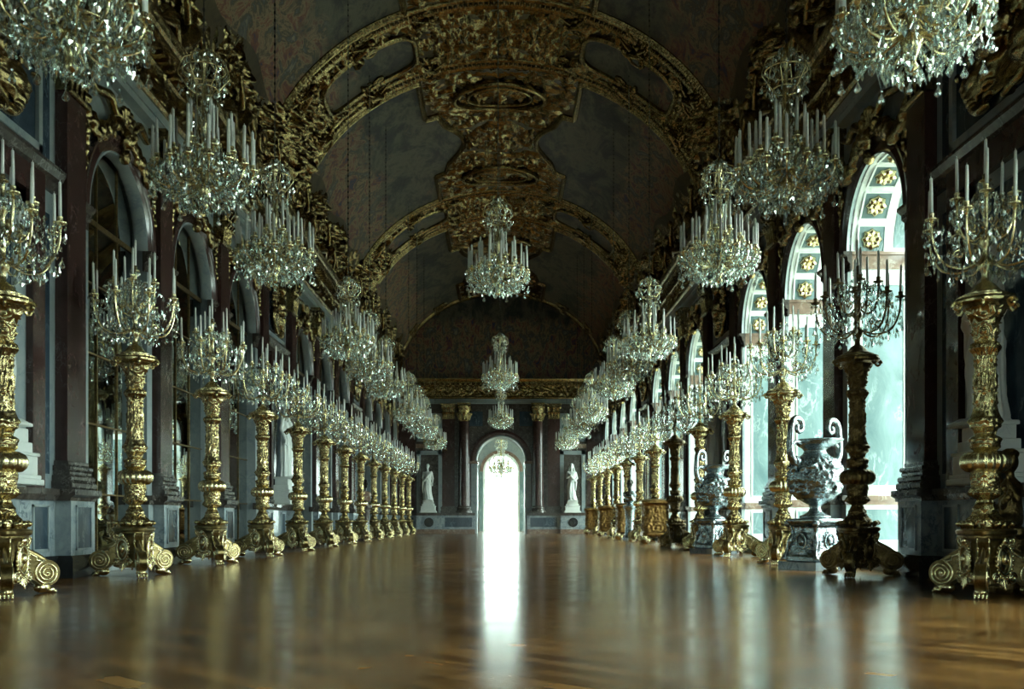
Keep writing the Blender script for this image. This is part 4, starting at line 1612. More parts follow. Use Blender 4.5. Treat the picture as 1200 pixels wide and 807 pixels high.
# gilt stucco figures reclining on the cornice
def stucco_group(m, rnd):
    b = lambda p, r, n=9: m.ball(p, r, n)
    # reclining body: pelvis, torso, head, limbs (x outwards from the vault, y along, z up)
    limb(m, [(0.18, -0.10, 0.22), (0.22, 0.10, 0.36), (0.24, 0.30, 0.62)], [0.15, 0.14, 0.16])
    b((0.26, 0.36, 0.90), (0.09, 0.10, 0.12), 10)
    limb(m, [(0.24, 0.34, 0.70), (0.25, 0.37, 0.85)], [0.06, 0.05])
    limb(m, [(0.2, -0.1, 0.2), (0.32, -0.5, 0.34), (0.28, -0.95, 0.16)], [0.12, 0.085, 0.05])
    limb(m, [(0.14, -0.1, 0.2), (0.2, -0.45, 0.52), (0.18, -0.72, 0.16)], [0.12, 0.085, 0.05])
    limb(m, [(0.3, 0.46, 0.68), (0.34, 0.72, 0.46), (0.3, 0.86, 0.2)], [0.065, 0.05, 0.035])
    limb(m, [(0.2, 0.18, 0.72), (0.24, -0.06, 0.9), (0.2, -0.2, 1.16)], [0.065, 0.05, 0.035])
    for k in range(30):
        t = k / 29
        b((0.10 + 0.05 * rnd.random(), -1.2 + 2.4 * t, 0.12 + 0.25 * abs(math.sin(t * 7)) * rnd.random()), (0.10, 0.10 + 0.05 * rnd.random(), 0.08), 7)
    for k in range(46):
        a = rnd.uniform(0, PI)
        r = rnd.uniform(0.5, 1.15)
        b((0.06, math.cos(a) * r, 0.3 + math.sin(a) * r * 1.0), (0.08, rnd.uniform(0.05, 0.12), rnd.uniform(0.06, 0.16)), 7)
    for e in (-1, 1):
        t = np.linspace(0, 2 * 2 * PI, 40)
        r = 0.26 * (1 - t / t[-1] * 0.75)
        m.tube(np.stack([0.14 + 0 * t, e * (0.95 + r * np.cos(t)), 0.75 + r * np.sin(t)], -1), 0.05, 8)


sm = MB()
stucco_group(sm, random.Random(5))
sg0 = None
for y in (6.1, 12.6, 15.7, 19.0, 22.1, 25.4, 28.5, 31.8, 35.0, 38.1, 41.3, 44.6, 47.9):
    for s in (-1, 1):
        if sg0 is None:
            sg0 = sm.fused('stucco_figure', 'gold_wall', ceiling, 0.018, 0)
            o = sg0
        else:
            o = sg0.copy()
            C.objects.link(o)
            o.parent = ceiling
        o.location = (s * (VA - 0.02), y, ZC + 0.02)
        o.rotation_euler = (0, -s * 0.22 if s < 0 else 0.22, 0 if s < 0 else PI)
        o.rotation_euler = (0, 0.20, 0 if s < 0 else PI)
        o.scale = (1.0, 1.15 if s < 0 else -1.15, 1.0)


for (a, b) in NICHE + [(51.0, 51.0)]:
    for y in ((a + 0.35, b - 0.35) if b > a else (50.3,)):
        for s in (-1, 1):
            for t in (0.50, 0.86, 1.18):
                o = sg0.copy()
                C.objects.link(o)
                o.parent = ceiling
                x, yy, z = (float(q) for q in vpt(np.array(t), y, 0.0))
                bt = math.atan2(math.sin(t) / VB, math.cos(t) / VA)
                o.location = (x * -s, y, z)
                if s < 0:
                    o.location = (x, y, z)
                    o.rotation_euler = (0, bt, 0)
                else:
                    o.location = (-x, y, z)
                    o.rotation_euler = (0, bt, PI)
                k_ = 0.75 if t < 1 else 0.6
                o.scale = (k_, (k_ if (y > (a + b) / 2) else -k_) * 0.62, k_ * 0.9)

# ------------------------------------------------------------------ torchere stands
def orn_lathe(m, prof, n=96, amp=0.012, lob=0, seed=0.0, fz=9.0, ft=2.2, rows=None):
    """lathe with carved surface"""
    prof = np.array(prof, float)
    if rows:
        l = np.concatenate([[0], np.cumsum(np.hypot(*np.diff(prof, axis=0).T))])
        q = np.linspace(0, l[-1], rows)
        prof = np.stack([np.interp(q, l, prof[:, 0]), np.interp(q, l, prof[:, 1])], -1)

    def fn(T, Z, R):
        h = ornament(np.abs(((T * 4 / PI) % 2) - 1) * ft, Z * fz, seed, 0.16)
        L = 1 + (0.10 * np.abs(np.cos(lob * T / 2)) if lob else 0)
        return R * L + amp * (h - 0.35)
    m.lathe(prof, n, fn=fn)


def scroll_leg(m, m2):
    """console leg in the plane (r, z) along +x: small top volute, stepped back, big foot volute; m2 takes the burnished fillets"""
    out = [(0.10, 0.56), (0.205, 0.56), (0.25, 0.54), (0.265, 0.50), (0.245, 0.455), (0.22, 0.43), (0.235, 0.395), (0.275, 0.37), (0.315, 0.36), (0.315, 0.325)]
    c, rv = (0.425, 0.195), 0.125
    out += [(c[0] + 1.12 * rv * math.cos(a), c[1] + rv * math.sin(a)) for a in np.linspace(PI * 0.62, -PI * 0.80, 18)]
    out += [(0.26, 0.15), (0.20, 0.14), (0.10, 0.16)]
    m.prism(out, (0, 0, 0), (1, 0, 0), (0, 0, 1), (0, 1, 0), -0.045, 0.045)
    for e in (-1, 1):
        t = np.linspace(0, 2.7 * 2 * PI, 70)
        r = (rv - 0.008) * (1 - 0.84 * t / t[-1])
        m2.tube(np.stack([c[0] + 1.12 * r * np.cos(t + 1.9), e * 0.046 + 0 * t, c[1] + r * np.sin(t + 1.9)], -1), np.linspace(0.015, 0.009, 70), 6)
        m2.ball((c[0], e * 0.048, c[1]), (0.024, 0.02, 0.022), 8)
        t = np.linspace(0, 1.7 * 2 * PI, 34)
        r = 0.046 * (1 - 0.8 * t / t[-1])
        m2.tube(np.stack([0.218 + r * np.cos(t + 0.3), e * 0.046 + 0 * t, 0.505 + r * np.sin(t + 0.3)], -1), 0.009, 6)
        ed = np.array(out[4:12])
        m2.tube(np.stack([ed[:, 0] - 0.006, e * 0.045 + 0 * ed[:, 0], ed[:, 1] - 0.004], -1), 0.011, 6)
    # leaf running down the front
    t = np.linspace(0, 1, 12)
    m.tube(np.stack([np.interp(t, [0, 0.4, 0.6, 1], [0.22, 0.26, 0.36, 0.55]), 0 * t, np.interp(t, [0, 0.4, 0.6, 1], [0.45, 0.39, 0.345, 0.24])], -1), 0.04 * np.sin(0.4 + 2.4 * t), 8, 0.5)


def paw(m):
    """lion's paw under the foot volute"""
    m.ball((0.40, 0, 0.06), (0.085, 0.06, 0.055), 12)
    for k in range(4):
        y = (k - 1.5) * 0.032
        m.ball((0.475, y, 0.032), (0.04, 0.018, 0.032), 8)
        m.ball((0.512, y, 0.018), (0.016, 0.010, 0.018), 6)


def medallion(m):
    """oval cartouche with a mask, beaded rim and leaves; lies in the y-z plane at x = 0"""
    ph = np.arange(40) * 2 * PI / 40
    m.ball((0.0, 0, 0), (0.03, 0.062, 0.088), 16)
    m.tube(np.stack([0.02 + 0 * ph, 0.075 * np.cos(ph), 0.105 * np.sin(ph)], -1), 0.014, 8, closed=True)
    for k in range(24):
        a = k * 2 * PI / 24
        m.ball((0.025, 0.098 * math.cos(a), 0.132 * math.sin(a)), 0.013, 6)
    m.ball((0.035, 0, 0.01), (0.02, 0.03, 0.042), 10)
    m.ball((0.055, 0, 0.005), (0.008, 0.008, 0.014), 6)
    for e in (-1, 1):
        m.ball((0.045, e * 0.014, 0.02), (0.008, 0.009, 0.006), 6)
        t = np.linspace(0, 1.6 * 2 * PI, 26)
        r = 0.042 * (1 - 0.75 * t / t[-1])
        m.tube(np.stack([0.02 + 0 * t, e * (0.10 + r * np.cos(t)), -0.13 + r * np.sin(t)], -1), 0.012, 6)
        for k in range(3):
            limb(m, [(0.01, e * 0.02, -0.13), (0.03, e * (0.03 + 0.03 * k), -0.19 + 0.015 * k)], [0.018, 0.008], 6)
    limb(m, [(0.01, 0, -0.13), (0.035, 0, -0.215)], [0.02, 0.008], 6)
    m.ball((0.03, 0, 0.15), (0.025, 0.035, 0.03), 8)


BAL = [(0.165, 0.61), (0.175, 0.64), (0.165, 0.70), (0.13, 0.735), (0.105, 0.76), (0.118, 0.80), (0.095, 0.84), (0.066, 0.862), (0.066, 0.885), (0.10, 0.905), (0.135, 0.93), (0.143, 0.95), (0.125, 0.975), (0.115, 1.0), (0.122, 1.06),
       (0.130, 1.13), (0.118, 1.16), (0.13, 1.18)]
SHA = [(0.08, 1.30), (0.09, 1.335), (0.125, 1.36), (0.142, 1.40), (0.130, 1.44), (0.085, 1.475), (0.075, 1.495), (0.085, 1.515), (0.125, 1.56), (0.138, 1.62), (0.120, 1.68), (0.103, 1.74),
       (0.098, 1.85), (0.092, 2.0), (0.088, 2.10), (0.095, 2.17), (0.088, 2.20), (0.10, 2.23), (0.135, 2.27), (0.125, 2.31), (0.09, 2.335), (0.10, 2.36), (0.112, 2.45), (0.135, 2.55), (0.17, 2.62), (0.19, 2.645)]
DIS = [(0.16, 2.63), (0.20, 2.645), (0.245, 2.66), (0.265, 2.68), (0.268, 2.705), (0.25, 2.725), (0.25, 2.74), (0.22, 2.75), (0.10, 2.758)]


def upper_parts(t, mt='gold'):
    s2 = MB()
    orn_lathe(s2, SHA, 112, 0.04, 0, 3.0, 5.0, 0.95, 240)
    s2.build('shaft', mt, t, True)
    d = MB()
    orn_lathe(d, DIS, 96, 0.012, 0, 6.0, 14.0, 3.0, 70)
    for k in range(6):
        a = k * PI / 3
        tt = np.linspace(0, 1.4 * 2 * PI, 22)
        r = 0.045 * (1 - 0.75 * tt / tt[-1])
        rr = 0.262 + r * np.cos(tt)
        d.tube(np.stack([rr * math.cos(a), rr * math.sin(a), 2.655 + r * np.sin(tt)], -1), 0.016, 6)
    d.build('dish', mt, t, 'auto')


def stand_proto(label):
    t = thing('torchere_stand', label, 'stand', (0, 0, 0), 0, 'gilt torchere stands in two rows')
    b = MB()
    n = 96
    prof = np.array([(0.20, 0.11), (0.225, 0.125), (0.215, 0.16), (0.18, 0.24), (0.165, 0.35), (0.165, 0.46), (0.175, 0.51), (0.215, 0.535), (0.215, 0.555), (0.235, 0.565), (0.24, 0.60), (0.22, 0.615), (0.12, 0.62)])
    l = np.concatenate([[0], np.cumsum(np.hypot(*np.diff(prof, axis=0).T))])
    q = np.linspace(0, l[-1], 70)
    prof = np.stack([np.interp(q, l, prof[:, 0]), np.interp(q, l, prof[:, 1])], -1)

    def fn(T, Z, R):
        k = 1 + 0.17 * np.cos(3 * T) + 0.03 * np.cos(6 * T)
        h = ornament(np.abs(((T * 3 / PI) % 2) - 1) * 1.3, Z * 6, 9.0, 0.2)
        body = ((Z > 0.15) & (Z < 0.52)).astype(float)
        return R * k + 0.022 * (h - 0.3) * body
    b.lathe(prof, n, fn=fn)
    b.build('base', 'gold_deep', t, 'auto')
    # crest of leaves round the foot of the stem
    cr = MB()
    for k in range(12):
        a = k * PI / 6
        rr = 0.19 + 0.03 * math.cos(3 * a)
        tq = np.linspace(0, 1, 8)
        r_ = rr + 0.05 * tq ** 2
        cr.tube(np.stack([r_ * math.cos(a), r_ * math.sin(a), 0.60 + 0.07 * np.sin(tq * 2.4)], -1), 0.045 * np.sin(0.5 + 2.3 * (1 - 0.8 * tq)), 7, 0.6)
    cr.build('leaf_crest', 'gold', t, True)
    lg = MB()
    lf = MB()
    scroll_leg(lg, lf)
    me_f = lf.mesh('scroll_fillet', True)
    me_f.materials.append(M['gold_smooth'])
    pw = MB()
    paw(pw)
    me_l = lg.mesh('leg', 'auto')
    me_l.materials.append(M['gold_deep'])
    me_p = pw.mesh('paw', True)
    me_p.materials.append(M['gold_smooth'])
    md = MB()
    medallion(md)
    me_m = md.mesh('medallion', True)
    me_m.materials.append(M['gold_smooth'])
    for k in range(3):
        a = k * 2 * PI / 3
        o = link_obj('leg', me_l, t)
        o.rotation_euler = (0, 0, a)
        link_obj('paw', me_p, o)
        link_obj('scroll_fillet', me_f, o)
        a2 = a + PI / 3
        o = link_obj('medallion', me_m, t, (0.165 * math.cos(a2), 0.165 * math.sin(a2), 0.33))
        o.rotation_euler = (0, 0, a2)
        o.scale = (1.1, 1.25, 1.2)
    s1 = MB()
    orn_lathe(s1, BAL, 112, 0.034, 0, 1.0, 6.5, 1.1, 150)
    s1.build('baluster', 'gold', t, True)
    kn = MB()

    def gad(T, Z, R):
        return R * (0.93 + 0.09 * np.abs(np.cos(9 * T)))
    kn.lathe([(0.11, 1.135), (0.165, 1.145), (0.20, 1.175), (0.216, 1.215), (0.214, 1.255), (0.19, 1.30), (0.14, 1.328), (0.08, 1.335)], 144, fn=gad)
    kn.build('knop', 'gold_smooth', t, True)
    upper_parts(t)
    return t


def tub_stand_proto(label):
    t = thing('torchere_stand', label, 'stand', (0, 0, 0), 0, 'gilt torchere stands in two rows')
    b = MB()
    n = 96
    prof = np.array([(0.36, 0.22), (0.40, 0.25), (0.40, 0.33), (0.36, 0.37), (0.36, 1.10), (0.38, 1.14), (0.43, 1.18), (0.43, 1.24), (0.40, 1.27), (0.30, 1.30), (0.10, 1.32)])
    l = np.concatenate([[0], np.cumsum(np.hypot(*np.diff(prof, axis=0).T))])
    q = np.linspace(0, l[-1], 90)
    prof = np.stack([np.interp(q, l, prof[:, 0]), np.interp(q, l, prof[:, 1])], -1)

    def fn(T, Z, R):
        sq = 1.0 / np.maximum(np.abs(np.cos(T)), np.abs(np.sin(T)))
        sq = np.minimum(sq, 1.25)
        h = ornament(np.abs(((T * 4 / PI) % 2) - 1) * 2.0, Z * 4.0, 4.0)
        body = ((Z > 0.37) & (Z < 1.12)).astype(float)
        return R * sq + 0.07 * (h - 0.3) * body
    b.lathe(prof, n, fn=fn)
    b.build('carved_drum', 'gold_tub', t, True)
    for k in range(4):
        a = PI / 4 + k * PI / 2
        f = MB()
        tq = np.linspace(0, 2.2 * 2 * PI, 46)
        for e in (-0.06, 0.0, 0.06):
            r = 0.13 * (1 - 0.8 * tq / tq[-1])
            f.tube(np.stack([0.46 + r * np.cos(tq + 1.5), e + 0 * tq, 0.15 + r * np.sin(tq + 1.5)], -1), 0.028, 6)
        f.ball((0.46, 0, 0.10), (0.10, 0.08, 0.10), 10)
        o = f.build('foot', 'gold_smooth', t, True)
        o.rotation_euler = (0, 0, a)
    upper_parts(t)
    return t


# ------------------------------------------------------------------ candelabra
def candle_mesh(h, r):
    c = MB()
    c.lathe([(r, 0.0), (r, h * 0.55), (r * 0.86, h - 0.012), (r * 0.55, h - 0.003), (0.002, h)], 10)
    c.tube([(0, 0, h - 0.004), (0.002, 0, h + 0.014)], 0.0025, 5)
    me = c.mesh('candle', 'auto')
    me.materials.append(M['wax'])
    return me


def pendant_mesh(l, wd):
    """large faceted pear drop with its bead"""
    p = MB()
    n = 8
    prof = [(0.002, 0.0), (0.10 * wd, -0.12 * l), (0.30 * wd, -0.42 * l), (0.5 * wd, -0.70 * l), (0.36 * wd, -0.90 * l), (0.004, -l)]
    p.lathe([(a, z) for a, z in prof], n, cap=False)
    p.ball((0, 0, 0.012), 0.011, 6)
    return p


def pan(m, c, r):
    m.lathe([(0.012, -0.05), (0.022, -0.035), (0.012, -0.02), (0.03, -0.008), (r, 0.004), (r * 1.04, 0.014), (r * 0.6, 0.012), (0.028, 0.018), (0.024, 0.04), (0.027, 0.065), (0.022, 0.07), (0.0185, 0.07)], 14, c)


def rand_sphere(n, f):
    out = []
    while len(out) < n:
        p = f()
        if p is not None:
            out.append(p)
    return out


def girandole_proto(label):
    """z = 0 at the dish of the stand"""
    t = thing('candelabrum', label, 'candelabrum', (0, 0, 0), 0, 'crystal candelabra on the stands')
    st = MB()
    st.lathe([(0.20, -0.074), (0.16, -0.06), (0.12, -0.03), (0.08, 0.02), (0.035, 0.05), (0.03, 0.12), (0.055, 0.16), (0.07, 0.20), (0.05, 0.25), (0.028, 0.28), (0.03, 0.36), (0.06, 0.40), (0.05, 0.45), (0.025, 0.48), (0.025, 0.66), (0.05, 0.70), (0.055, 0.74),
              (0.03, 0.79), (0.02, 0.82), (0.022, 0.93), (0.035, 0.97), (0.02, 1.0)], 20)
    st.build('stem', 'gold_smooth', t, True)
    specs = [(8, 0.50, 0.60, 0.24, 0.16), (5, 0.25, 0.80, 0.50, 0.5)]
    ca = candle_mesh(0.33, 0.0155)
    dp = pendant_mesh(0.085, 0.055).mesh('pendant', False)
    dp.materials.append(M['crystal'])
    tips = [(0, 0, 1.03)]
    for (n, r, zp, zr, ph) in specs:
        a_ = MB()
        s = np.linspace(0, 1, 14)
        rr = np.interp(s, [0, 0.3, 0.65, 0.9, 1], [0.03, 0.4 * r, 0.82 * r, r * 1.02, r])
        zz = np.interp(s, [0, 0.3, 0.65, 0.9, 1], [zr, zr - 0.085, zr - 0.04, zr + (zp - zr) * 0.55, zp - 0.04])
        # smooth
        for _ in range(2):
            rr[1:-1] = (rr[:-2] + 2 * rr[1:-1] + rr[2:]) / 4
            zz[1:-1] = (zz[:-2] + 2 * zz[1:-1] + zz[2:]) / 4
        a_.tube(np.stack([rr, 0 * rr, zz], -1), 0.0125, 8)
        a_.tube(np.stack([0.5 * r + 0.05 * np.cos(s * 7) * (1 - s * 0.7), 0 * s, zr + 0.05 + 0.05 * np.sin(s * 7) * (1 - s * 0.7)], -1), 0.009, 6)
        pan(a_, (r, 0, zp), 0.062)
        me = a_.mesh('arm', 'auto')
        me.materials.append(M['gold_smooth'])
        for k in range(n):
            a = ph + k * 2 * PI / n
            o = link_obj('arm', me, t)
            o.rotation_euler = (0, 0, a)
            tips.append((r * math.cos(a), r * math.sin(a), zp + 0.065))
            if n == 8:
                link_obj('pendant', dp, t, ((r + 0.02) * math.cos(a), (r + 0.02) * math.sin(a), zp - 0.33))
    tp = MB()
    pan(tp, (0, 0, 1.0 - 0.035), 0.055)
    tp.build('top_socket', 'gold_smooth', t, True)
    for p in tips:
        o = link_obj('candle', ca, t, p)
        o.rotation_euler = (random.uniform(-0.02, 0.02), random.uniform(-0.02, 0.02), 0)
    cr = MB()
    for p in tips:
        k = 7
        for i in range(k):
            a = i * 2 * PI / k
            cr.drops([(p[0] + 0.058 * math.cos(a), p[1] + 0.058 * math.sin(a), p[2] - 0.06)], 0.07, 0.036)
            if i % 2:
                cr.drops([(p[0] + 0.055 * math.cos(a), p[1] + 0.055 * math.sin(a), p[2] - 0.14)], 0.075, 0.042)

    def f():
        a, z = random.uniform(0, 2 * PI), random.uniform(0.10, 0.86)
        rm = np.interp(z, [0.10, 0.2, 0.35, 0.6, 0.72, 0.86], [0.34, 0.50, 0.53, 0.52, 0.32, 0.14])
        r = rm * math.sqrt(random.uniform(0.12, 1))
        return (r * math.cos(a), r * math.sin(a), z)
    P = rand_sphere(480, f)
    cr.drops(P, RS.uniform(0.045, 0.10, len(P)), RS.uniform(0.026, 0.058, len(P)))
    # swags of beads between the arms
    for k in range(8):
        a0 = 0.16 + k * PI / 4
        for i in range(9):
            s = i / 8
            a = a0 + s * PI / 4
            z = 0.56 - 0.14 * math.sin(s * PI)
            cr.drops([(0.50 * math.cos(a), 0.50 * math.sin(a), z)], 0.035, 0.024)
    stuff(cr.build('crystal_drops', 'crystal', t, False))
    return t


def chandelier_proto(label, chain_top):
    """z = 0 at the lowest crystals; the chain runs up to the vault"""
    t = thing('chandelier', label, 'chandelier', (0, 0, 0), 0, 'crystal chandeliers hung in three rows')
    st = MB()
    st.lathe([(0.01, 0.02), (0.05, 0.05), (0.03, 0.10), (0.06, 0.18), (0.09, 0.24), (0.05, 0.32), (0.03, 0.38), (0.06, 0.46), (0.08, 0.52), (0.04, 0.60), (0.025, 0.70), (0.035, 0.90), (0.06, 0.98), (0.035, 1.06), (0.02, 1.2), (0.02, 1.5), (0.045, 1.58),
              (0.06, 1.64), (0.03, 1.70), (0.012, 1.78)], 18)
    st.build('stem', 'gold_smooth', t, True)
    ch = MB()
    z = 1.77
    ch.tube([(0, 0, z), (0, 0, chain_top)], 0.006, 6)
    k = 0
    while z < chain_top - 0.1:
        ch.ball((0, 0, z + 0.05), (0.016, 0.016, 0.03), 6)
        z += 0.11
        k += 1
    ch.build('chain', 'iron', t, True)
    ring = MB()
    ph = np.arange(40) * 2 * PI / 40
    for (r, zz, q) in ((0.30, 0.36, 0.012), (0.14, 1.30, 0.009), (0.22, 1.50, 0.009)):
        ring.tube(np.stack([r * np.cos(ph), r * np.sin(ph), zz + 0 * ph], -1), q, 6, closed=True)
    for k in range(6):
        a = k * PI / 3
        ring.tube([(0.05 * math.cos(a), 0.05 * math.sin(a), 0.46), (0.30 * math.cos(a), 0.30 * math.sin(a), 0.36)], 0.008, 6)
        s = np.linspace(0, 1, 12)
        rr = np.interp(s, [0, 0.4, 0.8, 1], [0.14, 0.27, 0.22, 0.03])
        ring.tube(np.stack([rr * math.cos(a), rr * math.sin(a), 1.28 + 0.42 * s], -1), 0.007, 6)
        rr = np.interp(s, [0, 0.5, 1], [0.30, 0.12, 0.14])
        ring.tube(np.stack([rr * math.cos(a), rr * math.sin(a), 0.38 + 0.90 * s], -1), 0.006, 6)
    ring.build('frame', 'gold_smooth', t, True)
    ca = candle_mesh(0.36, 0.0165)
    dp = pendant_mesh(0.095, 0.062).mesh('pendant', False)
    dp.materials.append(M['crystal'])
    tips = []
    for (n, r, zp, zr, p0) in ((16, 0.52, 0.42, 0.30, 0.1), (8, 0.32, 0.60, 0.44, 0.3), (4, 0.15, 0.74, 0.56, 0.5)):
        a_ = MB()
        s = np.linspace(0, 1, 14)
        rr = np.interp(s, [0, 0.35, 0.7, 0.92, 1], [0.04, 0.45 * r, 0.84 * r, r * 1.02, r])
        zz = np.interp(s, [0, 0.35, 0.7, 0.92, 1], [zr + 0.02, zr - 0.09, zr - 0.06, zr + 0.04, zp - 0.04])
        for _ in range(2):
            rr[1:-1] = (rr[:-2] + 2 * rr[1:-1] + rr[2:]) / 4
            zz[1:-1] = (zz[:-2] + 2 * zz[1:-1] + zz[2:]) / 4
        a_.tube(np.stack([rr, 0 * rr, zz], -1), 0.011, 7)
        pan(a_, (r, 0, zp), 0.055)
        me = a_.mesh('arm', 'auto')
        me.materials.append(M['gold_smooth'])
        for k in range(n):
            a = p0 + k * 2 * PI / n
            o = link_obj('arm', me, t)
            o.rotation_euler = (0, 0, a)
            tips.append((r * math.cos(a), r * math.sin(a), zp + 0.065))
            if n == 16:
                link_obj('pendant', dp, t, ((r + 0.02) * math.cos(a), (r + 0.02) * math.sin(a), zp - 0.25 - 0.07 * (k % 2)))
    for p in tips:
        o = link_obj('candle', ca, t, p)
        o.rotation_euler = (random.uniform(-0.02, 0.02), random.uniform(-0.02, 0.02), 0)
    cr = MB()
    for p in tips:
        for i in range(6):
            a = i * 2 * PI / 6
            cr.drops([(p[0] + 0.052 * math.cos(a), p[1] + 0.052 * math.sin(a), p[2] - 0.06)], 0.065, 0.034)
            cr.drops([(p[0] + 0.05 * math.cos(a + 0.5), p[1] + 0.05 * math.sin(a + 0.5), p[2] - 0.13)], 0.075, 0.042)

    def basket():
        a, z = random.uniform(0, 2 * PI), random.uniform(0.08, 0.56)
        rm = np.interp(z, [0.08, 0.14, 0.25, 0.40, 0.56], [0.18, 0.38, 0.54, 0.56, 0.40])
        r = rm * math.sqrt(random.uniform(0.25, 1))
        return (r * math.cos(a), r * math.sin(a), z)
    P = rand_sphere(620, basket)
    cr.drops(P, RS.uniform(0.05, 0.115, len(P)), RS.uniform(0.03, 0.065, len(P)))

    def crown():
        a, z = random.uniform(0, 2 * PI), random.uniform(1.14, 1.76)
        rm = np.interp(z, [1.14, 1.22, 1.4, 1.6, 1.76], [0.14, 0.24, 0.28, 0.24, 0.05])
        r = rm * math.sqrt(random.uniform(0.3, 1))
        return (r * math.cos(a), r * math.sin(a), z)
    P = rand_sphere(220, crown)
    cr.drops(P, RS.uniform(0.045, 0.09, len(P)), RS.uniform(0.026, 0.05, len(P)))
    for i in range(90):
        z = random.uniform(0.6, 1.2)
        a = random.uniform(0, 2 * PI)
        r = 0.06 + 0.10 * random.random()
        cr.drops([(r * math.cos(a), r * math.sin(a), z)], 0.06, 0.034)
    stuff(cr.build('crystal_drops', 'crystal', t, False))
    return t


STY = [9.15 + 3.3 * k for k in range(13)]
SX = 4.515
Z_D = 2.86 - 0.02
stand0 = stand_proto('gilt scroll-footed stand cut off by the left photo edge')
gir0 = girandole_proto('crystal candelabrum cut off by the left photo edge')
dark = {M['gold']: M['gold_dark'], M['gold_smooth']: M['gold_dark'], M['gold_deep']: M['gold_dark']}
tub0 = None
first = True
for k, y in enumerate(STY):
    for s in (-1, 1):
        row = 'along the mirrors' if s < 0 else 'along the windows'
        rz = math.radians(300 if s < 0 else 240)
        x = s * SX
        if s < 0 and k == 0:
            stand0.location = (x, y, 0)
            stand0.rotation_euler = (0, 0, rz)
            gir0.location = (x, y, Z_D)
            continue
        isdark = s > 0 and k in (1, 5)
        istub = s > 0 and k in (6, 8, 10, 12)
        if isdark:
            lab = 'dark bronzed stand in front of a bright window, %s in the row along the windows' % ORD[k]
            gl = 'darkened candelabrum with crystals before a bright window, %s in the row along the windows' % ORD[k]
        else:
            lab = '%s gilt %s from the camera in the row %s' % (ORD[k], 'drum-based stand' if istub else 'scroll-footed stand', row)
            gl = '%s crystal candelabrum from the camera in the row %s' % (ORD[k], row)
        if istub:
            if tub0 is None:
                tub0 = tub_stand_proto(lab)
                tub0.location = (x, y, 0)
            else:
                dup(tub0, (x, y, 0), 0, lab)
        else:
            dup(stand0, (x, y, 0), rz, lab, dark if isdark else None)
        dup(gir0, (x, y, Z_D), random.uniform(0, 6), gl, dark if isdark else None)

# ------------------------------------------------------------------ chandeliers
CHY = [7.35, 10.6, 13.9, 20.5, 23.8, 27.1, 33.7, 37.0, 40.3, 46.9]
CX = 3.1
side_top = ZC + VB * math.sqrt(1 - (CX / VA) ** 2) - 0.05
ZB = 3.98
ch0 = None
for k, y in enumerate(CHY):
    for s in (-1, 1):
        lab = '%s crystal chandelier from the camera in the row hung near the %s' % (ORD[k], 'mirrors' if s < 0 else 'windows')
        if k == 0:
            lab = 'crystal chandelier cut off by the top of the photo near the %s' % ('mirrors' if s < 0 else 'windows')
        if ch0 is None:
            ch0 = chandelier_proto(lab, side_top - ZB)
            ch0.location = (s * CX, y, ZB)
        else:
            dup(ch0, (s * CX, y, ZB), random.uniform(0, 6), lab)
cc0 = chandelier_proto('nearest crystal chandelier of the middle row, hung alone under the painted vault', 12.22 - 4.65)
cc0.location = (0, 17.6, 4.65)
dup(cc0, (0, 30.3, 4.65), 1.0, 'second crystal chandelier of the middle row, hung above the doorway axis')
dup(cc0, (0, 43.3, 4.65), 2.0, 'third and farthest crystal chandelier of the middle row, just above the door arch')
sc_ch = chandelier_proto('crystal chandelier hanging in the bright room beyond the doorway', (8.0 - 3.05) / 1.3)
sc_ch.location = (0, 55.5, 3.05)
sc_ch.scale = (1.3, 1.3, 1.3)


